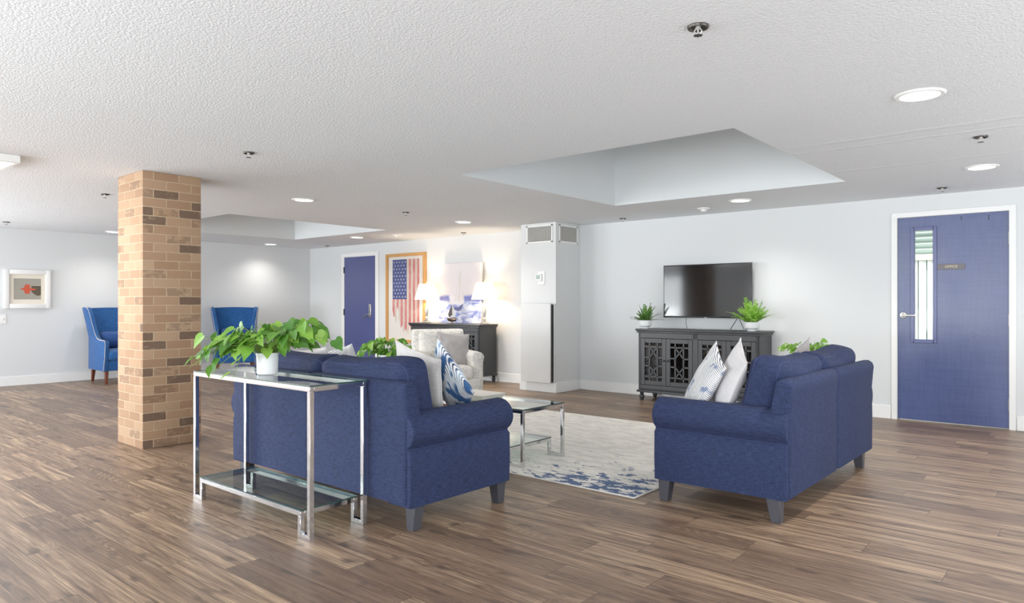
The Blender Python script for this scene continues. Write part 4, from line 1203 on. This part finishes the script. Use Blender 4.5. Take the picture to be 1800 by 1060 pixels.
# ------------------------------------------------------------------ tray on the coffee table
bm = new()
def frustum_tray(bm, lx, ly, h, fl, th):
    t = bmesh.new()
    def ring(sx, sy, z): return [t.verts.new((x * sx, y * sy, z)) for x, y in ((-1, -1), (1, -1), (1, 1), (-1, 1))]
    r0 = ring(lx / 2, ly / 2, 0); r1 = ring(lx / 2 + fl, ly / 2 + fl, h); r2 = ring(lx / 2 + fl - th, ly / 2 + fl - th, h); r3 = ring(lx / 2 - th, ly / 2 - th, th)
    t.faces.new(r0[::-1]); t.faces.new(r3)
    for a, b in ((r0, r1), (r1, r2), (r2, r3)):
        for k in range(4): t.faces.new((a[k], a[(k + 1) % 4], b[(k + 1) % 4], b[k]))
    bmesh.ops.recalc_face_normals(t, faces=t.faces); merge(bm, t)
frustum_tray(bm, 0.40, 0.24, 0.045, 0.03, 0.008)
o = to_obj('serving_tray', bm, plain('white_lacquer', (236, 230, 220), 0.35), loc=(-3.98, 4.22, 0.4425)); tag(o, 'white flared tray on the coffee table', 'tray')

# ------------------------------------------------------------------ lamps, boat, canvas, flag
M_shade = NT('white_lamp_shade'); sv = M_shade.obj()
sc_ = M_shade.mix(M_shade.noise(sv, 6, 1), (255, 246, 228), (255, 242, 220))
sb_ = M_shade.n('ShaderNodeBsdfDiffuse'); M_shade.put(sb_.inputs[0], sc_)
st_ = M_shade.n('ShaderNodeBsdfTranslucent'); M_shade.put(st_.inputs[0], sc_)
se_ = M_shade.n('ShaderNodeEmission'); M_shade.put(se_.inputs[0], sc_); se_.inputs[1].default_value = 0.75
mx_ = M_shade.n('ShaderNodeMixShader'); mx_.inputs[0].default_value = 0.5
ad_ = M_shade.n('ShaderNodeAddShader')
M_shade.t.links.new(sb_.outputs[0], mx_.inputs[1]); M_shade.t.links.new(st_.outputs[0], mx_.inputs[2])
M_shade.t.links.new(mx_.outputs[0], ad_.inputs[0]); M_shade.t.links.new(se_.outputs[0], ad_.inputs[1]); M_shade.t.links.new(ad_.outputs[0], M_shade.out.inputs[0])
M_shade = M_shade.m
def make_lamp(label, loc):
    r = thing('table_lamp', label, 'lamp', loc, 0, 'table lamps on the cabinet')
    bm = new(); lathe(bm, [(0, 0), (0.078, 0), (0.08, 0.012), (0.06, 0.02), (0.055, 0.034), (0.03, 0.045), (0.022, 0.06), (0, 0.06)], 28); to_obj('base', bm, M_nickel, r)
    bm = new(); lathe(bm, [(0, 0.055), (0.02, 0.058), (0.032, 0.075), (0.02, 0.095), (0.014, 0.105), (0.022, 0.125), (0.036, 0.20), (0.034, 0.235), (0.018, 0.265), (0.013, 0.28), (0.024, 0.29), (0.013, 0.30), (0.011, 0.345), (0.016, 0.35), (0.016, 0.40), (0.006, 0.405), (0, 0.406)], 24)
    to_obj('stem', bm, M_silver, r)
    bm = new(); lathe(bm, [(0.205, 0.385), (0.128, 0.645), (0.126, 0.645), (0.203, 0.385)], 40, caps=False); to_obj('shade', bm, M_shade, r)
    bm = new(); tube(bm, [(0, 0, 0.40), (0, 0.0, 0.645)], 0.003, 6); tube(bm, [(-0.127, 0, 0.642), (0.127, 0, 0.642)], 0.002, 5); lathe(bm, [(0, 0.645), (0.006, 0.648), (0.012, 0.66), (0.005, 0.672), (0.008, 0.68), (0, 0.69)], 14); to_obj('finial', bm, M_nickel, r)
    return r
LAMPS = [(-8.655, 8.03), (-7.345, 8.03)]
l1 = make_lamp('silver candlestick lamp with lit white shade beside the framed flag', (LAMPS[0][0], LAMPS[0][1], 0.9055))
l2 = copy_tree(l1); l2.location = (LAMPS[1][0], LAMPS[1][1], 0.9055); l2['label'] = 'silver candlestick lamp with lit white shade nearer the wall column'
sbt = thing('sailboat_figurine', 'small metal sailboat figurine between the two lamps', 'figurine', (-7.96, 7.93, 0.9055))
bm = new(); softbox(bm, 0.22, 0.07, 0.07, 0.03, (0, 0, 0), 6, fn=lambda c: Vector((c.x, c.y * (1 - (abs(c.x) / 0.12) ** 2) * (0.6 + (c.z + 0.035) * 6), c.z + 0.06 + 0.25 * c.x * c.x + (0.0 if c.z > 0 else 1.2 * c.x * c.x)))); to_obj('hull', bm, plain('bronze_hull', (120, 104, 92), 0.25, 0.9), sbt)
bm = new(); lathe(bm, [(0, 0), (0.045, 0), (0.045, 0.008), (0.01, 0.014), (0.008, 0.035), (0, 0.035)], 20); to_obj('foot', bm, plain('bronze_foot', (110, 96, 86), 0.3, 0.9), sbt)
bm = new(); tube(bm, [(0.01, 0, 0.07), (0.01, 0, 0.32)], 0.003, 6); to_obj('mast', bm, M_silver, sbt)
bm = new(); prism(bm, [(0.018, 0.10), (0.018, 0.31), (0.05, 0.22), (0.075, 0.10)], -0.002, 0.002, 'y'); to_obj('mainsail', bm, M_silver, sbt, smooth=False)
bm = new(); prism(bm, [(0.004, 0.29), (0.004, 0.13), (-0.06, 0.10), (-0.085, 0.14), (-0.05, 0.22)], -0.002, 0.002, 'y'); to_obj('jib', bm, plain('dark_sail', (96, 88, 84), 0.3, 0.9), sbt, smooth=False)

def canvas_mat():
    t = NT('watercolour_sea_canvas'); v = t.obj(); x, y, z = t.xyz(v)
    n = t.noise(t.mapv(v, (3, 1, 7)), 1.5, 4, 0.6, 0.8)
    sky = t.mix(t.noise(v, 3, 3), (226, 220, 222), (208, 204, 212))
    sea = t.ramp(n, [(0.34, (92, 108, 182)), (0.45, (150, 162, 212)), (0.54, (206, 212, 232)), (0.66, (232, 232, 240))])
    edge = t.math('ADD', z, t.math('MULTIPLY', t.math('SUBTRACT', t.noise(t.mapv(v, (4, 1, 2)), 1.0, 3), 0.5), 0.12))
    top_blue = t.ramp(t.math('MULTIPLY', t.math('ABSOLUTE', t.math('SUBTRACT', edge, 0.40)), 10.0), [(0.2, 1.0), (0.75, 0.0)])
    gap = t.ramp(t.math('MULTIPLY', t.math('ABSOLUTE', t.math('ADD', x, 0.06)), 4.0), [(0.55, 0.0), (0.75, 1.0)])
    m = t.math('LESS_THAN', edge, 0.44)
    c = t.mix(m, sky, sea)
    c = t.mix(t.math('MULTIPLY', t.math('MULTIPLY', top_blue, gap), 0.9), c, (104, 112, 184))
    white = t.math('MULTIPLY', t.math('SUBTRACT', 1.0, gap), t.math('MULTIPLY', t.math('GREATER_THAN', edge, 0.30), m))
    c = t.mix(white, c, (226, 222, 226))
    t.bsdf(c, 0.85, 0, 0.15); return t.m
cv = thing('canvas_painting', 'pale sailboat watercolour canvas leaning on the wall between the lamps', 'painting', (-8.03, W - 0.10, 0.9055))
CT = Matrix.Rotation(math.radians(-2.5), 4, 'X')
bm = new(); box(bm, -0.47, 0.47, -0.02, 0.02, 0.0, 0.985, 0.003, 1, M=CT); to_obj('canvas', bm, canvas_mat(), cv)
bm = new()
for pts in ([(0.0, 0.80), (-0.10, 0.36), (0.0, 0.34)], [(0.012, 0.82), (0.012, 0.36), (0.085, 0.38), (0.07, 0.6)]):
    ngon(bm, [CT @ Vector((a, -0.0212, b)) for a, b in pts])
to_obj('painted_sail', bm, plain('painted_sail_white', (228, 222, 221), 0.9), cv, smooth=False)
bm = new()
for a, b, c, d in ((0.006, 0.34, 0.006, 0.86), (0.0, 0.80, -0.10, 0.36), (0.012, 0.82, 0.085, 0.38)):
    tube(bm, [CT @ Vector((a, -0.0212, b)), CT @ Vector((c, -0.0212, d))], 0.0016, 4)
to_obj('painted_mast', bm, plain('painted_line', (210, 198, 194), 0.9), cv)
bm = new(); ngon(bm, [CT @ Vector((a, -0.0214, b)) for a, b in ((-0.15, 0.27), (-0.02, 0.255), (0.10, 0.32), (0.06, 0.22), (-0.02, 0.19), (-0.12, 0.22))])
to_obj('painted_hull', bm, plain('painted_hull_blue', (96, 100, 146), 0.9), cv, smooth=False)

fl = thing('framed_flag', 'framed distressed stars and stripes print hung vertically in an oak frame', 'picture', (-9.435, W, 0))
fw_, fz0, fz1 = 1.045, 0.53, 2.115
bm = new(); b = 0.055
for x0_, x1_, c, d in ((-fw_ / 2, -fw_ / 2 + b, fz0, fz1), (fw_ / 2 - b, fw_ / 2, fz0, fz1), (-fw_ / 2 + b, fw_ / 2 - b, fz0, fz0 + b), (-fw_ / 2 + b, fw_ / 2 - b, fz1 - b, fz1)):
    box(bm, x0_, x1_, -0.05, -0.001, c, d, 0.003, 1)
to_obj('frame', bm, M_wood_frame, fl)
bm = new(); box(bm, -fw_ / 2 + b, fw_ / 2 - b, -0.02, -0.002, fz0 + b, fz1 - b); to_obj('backing_paper', bm, M_mat_white, fl, smooth=False)
sx0, sx1, st = -0.355, 0.355, 2.01
sw = (sx1 - sx0) / 13
rr = random.Random(4)
red, cream = new(), new()
ends = [1.02, 0.92, 1.12, 0.90, 0.80, 0.74, 0.76, 0.72, 0.80, 0.78, 0.74, 0.76, 0.80]
for k in range(13):
    tb = red if k % 2 == 0 else cream
    xa, xb = sx0 + k * sw, sx0 + (k + 1) * sw
    top = 1.30 if k < 7 else st
    pts = [(xa, top), (xb, top)]
    m = 8
    for j in range(m + 1):
        f = j / m
        pts.append((xb - (xb - xa) * f, ends[k] + rr.uniform(-0.05, 0.06)))
    ngon(tb, [(x, -0.0212, z) for x, z in pts])
def faded(name, a, b_):
    t = NT(name); v = t.obj()
    n = t.noise(t.mapv(v, (30, 1, 5)), 1.0, 4, 0.7)
    t.bsdf(t.mix(t.ramp(n, [(0.42, 0.0), (0.7, 0.8)]), a, b_), 0.9, 0, 0.1); return t.m
to_obj('red_stripes', red, faded('faded_red_print', (206, 104, 104), (228, 190, 182)), fl, smooth=False)
to_obj('cream_stripes', cream, faded('faded_cream_print', (214, 198, 184), (230, 220, 208)), fl, smooth=False)
bm = new(); ngon(bm, [(sx0, -0.0214, 1.30), (sx0 + 7 * sw, -0.0214, 1.30), (sx0 + 7 * sw, -0.0214, st), (sx0, -0.0214, st)])
ca = to_obj('blue_canton', bm, faded('faded_blue_print', (66, 76, 132), (104, 112, 158)), fl, smooth=False)
bm = new(); cwid = 7 * sw
for i in range(11):
    for j in range(5 if i % 2 == 0 else 4):
        cx_ = sx0 + cwid * ((j + 0.5) / 5 if i % 2 == 0 else (j + 1) / 5); cz_ = 1.30 + (st - 1.30) * (i + 0.7) / 11.5
        ngon(bm, [(cx_ + (0.019 if q % 2 == 0 else 0.0076) * math.sin(q * PI / 5), -0.0217, cz_ + (0.019 if q % 2 == 0 else 0.0076) * math.cos(q * PI / 5)) for q in range(10)])
to_obj('stars', bm, plain('star_white', (232, 230, 232), 0.9), ca, smooth=False)
bm = new(); box(bm, -fw_ / 2 + b, fw_ / 2 - b, -0.034, -0.031, fz0 + b, fz1 - b); to_obj('glass', bm, M_pane, fl, smooth=False)

# small picture and switch on the left wall
pc = thing('framed_picture', 'small white framed picture with an orange red mark on the left wall', 'picture', (LX, 3.34, 0), PI / 2)
pw, pz0, pz1 = 0.60, 1.15, 1.73
bm = new(); b = 0.068
for x0_, x1_, c, d in ((-pw / 2, -pw / 2 + b, pz0, pz1), (pw / 2 - b, pw / 2, pz0, pz1), (-pw / 2 + b, pw / 2 - b, pz0, pz0 + b), (-pw / 2 + b, pw / 2 - b, pz1 - b, pz1)):
    box(bm, x0_, x1_, -0.045, -0.001, c, d, 0.006, 2)
to_obj('frame', bm, M_white, pc)
bm = new(); box(bm, -pw / 2 + b, pw / 2 - b, -0.02, -0.002, pz0 + b, pz1 - b); to_obj('mat_board', bm, M_cream_mat, pc, smooth=False)
bm = new(); box(bm, -0.175, 0.175, -0.0215, -0.02, 1.285, 1.60); to_obj('print', bm, plain('olive_grey_print', (164, 160, 148), 0.6, var=0.12, scale=3), pc, smooth=False)
bm = new()
ngon(bm, [(-0.10, -0.022, 1.445), (-0.045, -0.022, 1.46), (-0.03, -0.022, 1.51), (0.03, -0.022, 1.51), (0.035, -0.022, 1.455), (0.11, -0.022, 1.445), (0.10, -0.022, 1.425), (0.035, -0.022, 1.42), (0.025, -0.022, 1.37), (-0.03, -0.022, 1.37), (-0.045, -0.022, 1.42)])
to_obj('orange_mark', bm, plain('orange_red_blot', (216, 84, 52), 0.7, var=0.2, scale=40), pc, smooth=False)  # orange red blot laid over the print
bm = new(); ngon(bm, [(0.05, -0.0218, 1.49), (0.175, -0.0218, 1.49), (0.175, -0.0218, 1.35), (0.13, -0.0218, 1.34), (0.08, -0.0218, 1.37), (0.05, -0.0218, 1.41)])
to_obj('dark_shape', bm, plain('umber_paint', (96, 84, 66), 0.7, var=0.4, scale=30), pc, smooth=False)
sw_ = thing('light_switch', 'white wall switch plate below the small framed picture', 'switch', (LX, 3.02, 0.995), PI / 2)
bm = new(); box(bm, -0.06, 0.06, -0.007, -0.0005, -0.07, 0.07, 0.003, 1); to_obj('cover_plate', bm, M_white, sw_)
bm = new(); box(bm, 0.018, 0.03, -0.016, -0.007, -0.012, 0.012, 0.002, 1); to_obj('toggle', bm, plain('toggle_grey', (196, 196, 196), 0.4), sw_)
cp = thing('wall_keypad', 'small cream wall sensor left of the wall column', 'sensor', (-6.62, W, 2.02))
bm = new(); box(bm, -0.035, 0.035, -0.018, -0.0005, -0.05, 0.05, 0.004, 1); to_obj('cover', bm, M_ltrim, cp)
bm = new(); box(bm, -0.02, 0.02, -0.021, -0.018, -0.03, 0.0, 0.002, 1); to_obj('button', bm, M_white, cp)

# ------------------------------------------------------------------ lights
def area(name, loc, rot, sx, sy, power, col, spread=180):
    l = bpy.data.lights.new(name, 'AREA'); l.shape = 'RECTANGLE'; l.size = sx; l.size_y = sy; l.energy = power; l.color = col
    l.spread = math.radians(spread)
    o = bpy.data.objects.new(name, l); COL.objects.link(o); o.location = loc; o.rotation_euler = rot
    return o
for i, (a, b) in enumerate(WIN):
    area('window_daylight', ((a + b) / 2, RY - 0.015, (WZ0 + WZ1) / 2), (PI / 2, 0, 0), (b - a) - 0.12, WZ1 - WZ0 - 0.1, 125 * (b - a) / 2.7 * (1.1 if i < 2 else 0.9), (0.92, 0.97, 1.0))
area('window_daylight', (LX - 0.015, (LW0 + LW1) / 2, (WZ0 + WZ1) / 2), (PI / 2, 0, -PI / 2), 3.2, 1.4, 280, (0.94, 0.98, 1.0))  # light for the added left window
area('window_daylight', (RX + 0.015, (RW0 + RW1) / 2, (WZ0 + WZ1) / 2), (PI / 2, 0, PI / 2), 4.2, 1.4, 110, (0.94, 0.98, 1.0))  # light for the added right window
for x, y, lab in DL:
    l = bpy.data.lights.new('downlight_lamp', 'SPOT'); l.energy = 85 if x > -11 else 50; l.spot_size = math.radians(140); l.spot_blend = 1.0; l.shadow_soft_size = 0.09; l.color = (1.0, 0.95, 0.88)
    o = bpy.data.objects.new('downlight_lamp', l); COL.objects.link(o); o.location = (x, y, H - 0.03)
for x, y in LAMPS:
    l = bpy.data.lights.new('lamp_bulb', 'POINT'); l.energy = 20; l.shadow_soft_size = 0.035; l.color = (1.0, 0.80, 0.55)
    o = bpy.data.objects.new('lamp_bulb', l); COL.objects.link(o); o.location = (x, y, 0.9055 + 0.48)
# added fill: unseen soft lamps aimed up to brighten the ceiling
for loc, p in (((0.9, -1.6, 0.35), 26), ((-3.2, -1.6, 0.35), 30), ((-7.6, -1.2, 0.35), 30), ((1.6, 2.8, 0.35), 14), ((1.8, 6.2, 0.35), 34), ((-10.6, 0.6, 0.35), 20)):
    area('added_fill_lamp', loc, (PI, 0, 0), 2.4, 2.4, p, (0.90, 0.96, 1.0))
for x, p in ((1.2, 62), (-3.4, 40), (-6.6, 10), (-10.6, 95)):  # more added fill, tilted towards the middle of the ceiling
    area('added_fill_lamp', (x, -2.7, 0.7), (PI - math.radians(52), 0, 0), 1.8, 1.0, p, (0.92, 0.97, 1.0), 110)
area('troffer_lamp', (-6.56, 1.02, H - 0.065), (0, 0, 0), 0.5, 1.1, 40, (0.96, 0.98, 1.0))
area('added_office_fill', (-1.6, W + 1.3, 2.45), (0, 0, 0), 1.6, 1.0, 90, (0.95, 1.0, 0.98))  # unseen area light added to brighten the office

w = bpy.data.worlds.new('World'); scene.world = w; w.use_nodes = True
w.node_tree.nodes['Background'].inputs[0].default_value = (0.8, 0.9, 1.0, 1); w.node_tree.nodes['Background'].inputs[1].default_value = 0.6

# ------------------------------------------------------------------ camera
cam = bpy.data.cameras.new('Camera'); cam.sensor_width = 36; cam.lens = 1230 / 1800 * 36; cam.shift_y = 4 / 1800
cam.clip_start = 0.05
co = bpy.data.objects.new('Camera', cam); COL.objects.link(co)
co.location = (0, 0, 1.22); co.rotation_euler = (PI / 2, 0, math.radians(40.2))
scene.camera = co
scene.view_settings.view_transform = 'Standard'
scene.view_settings.look = 'None'
scene.view_settings.exposure = 0.1
scene.view_settings.gamma = 1.15
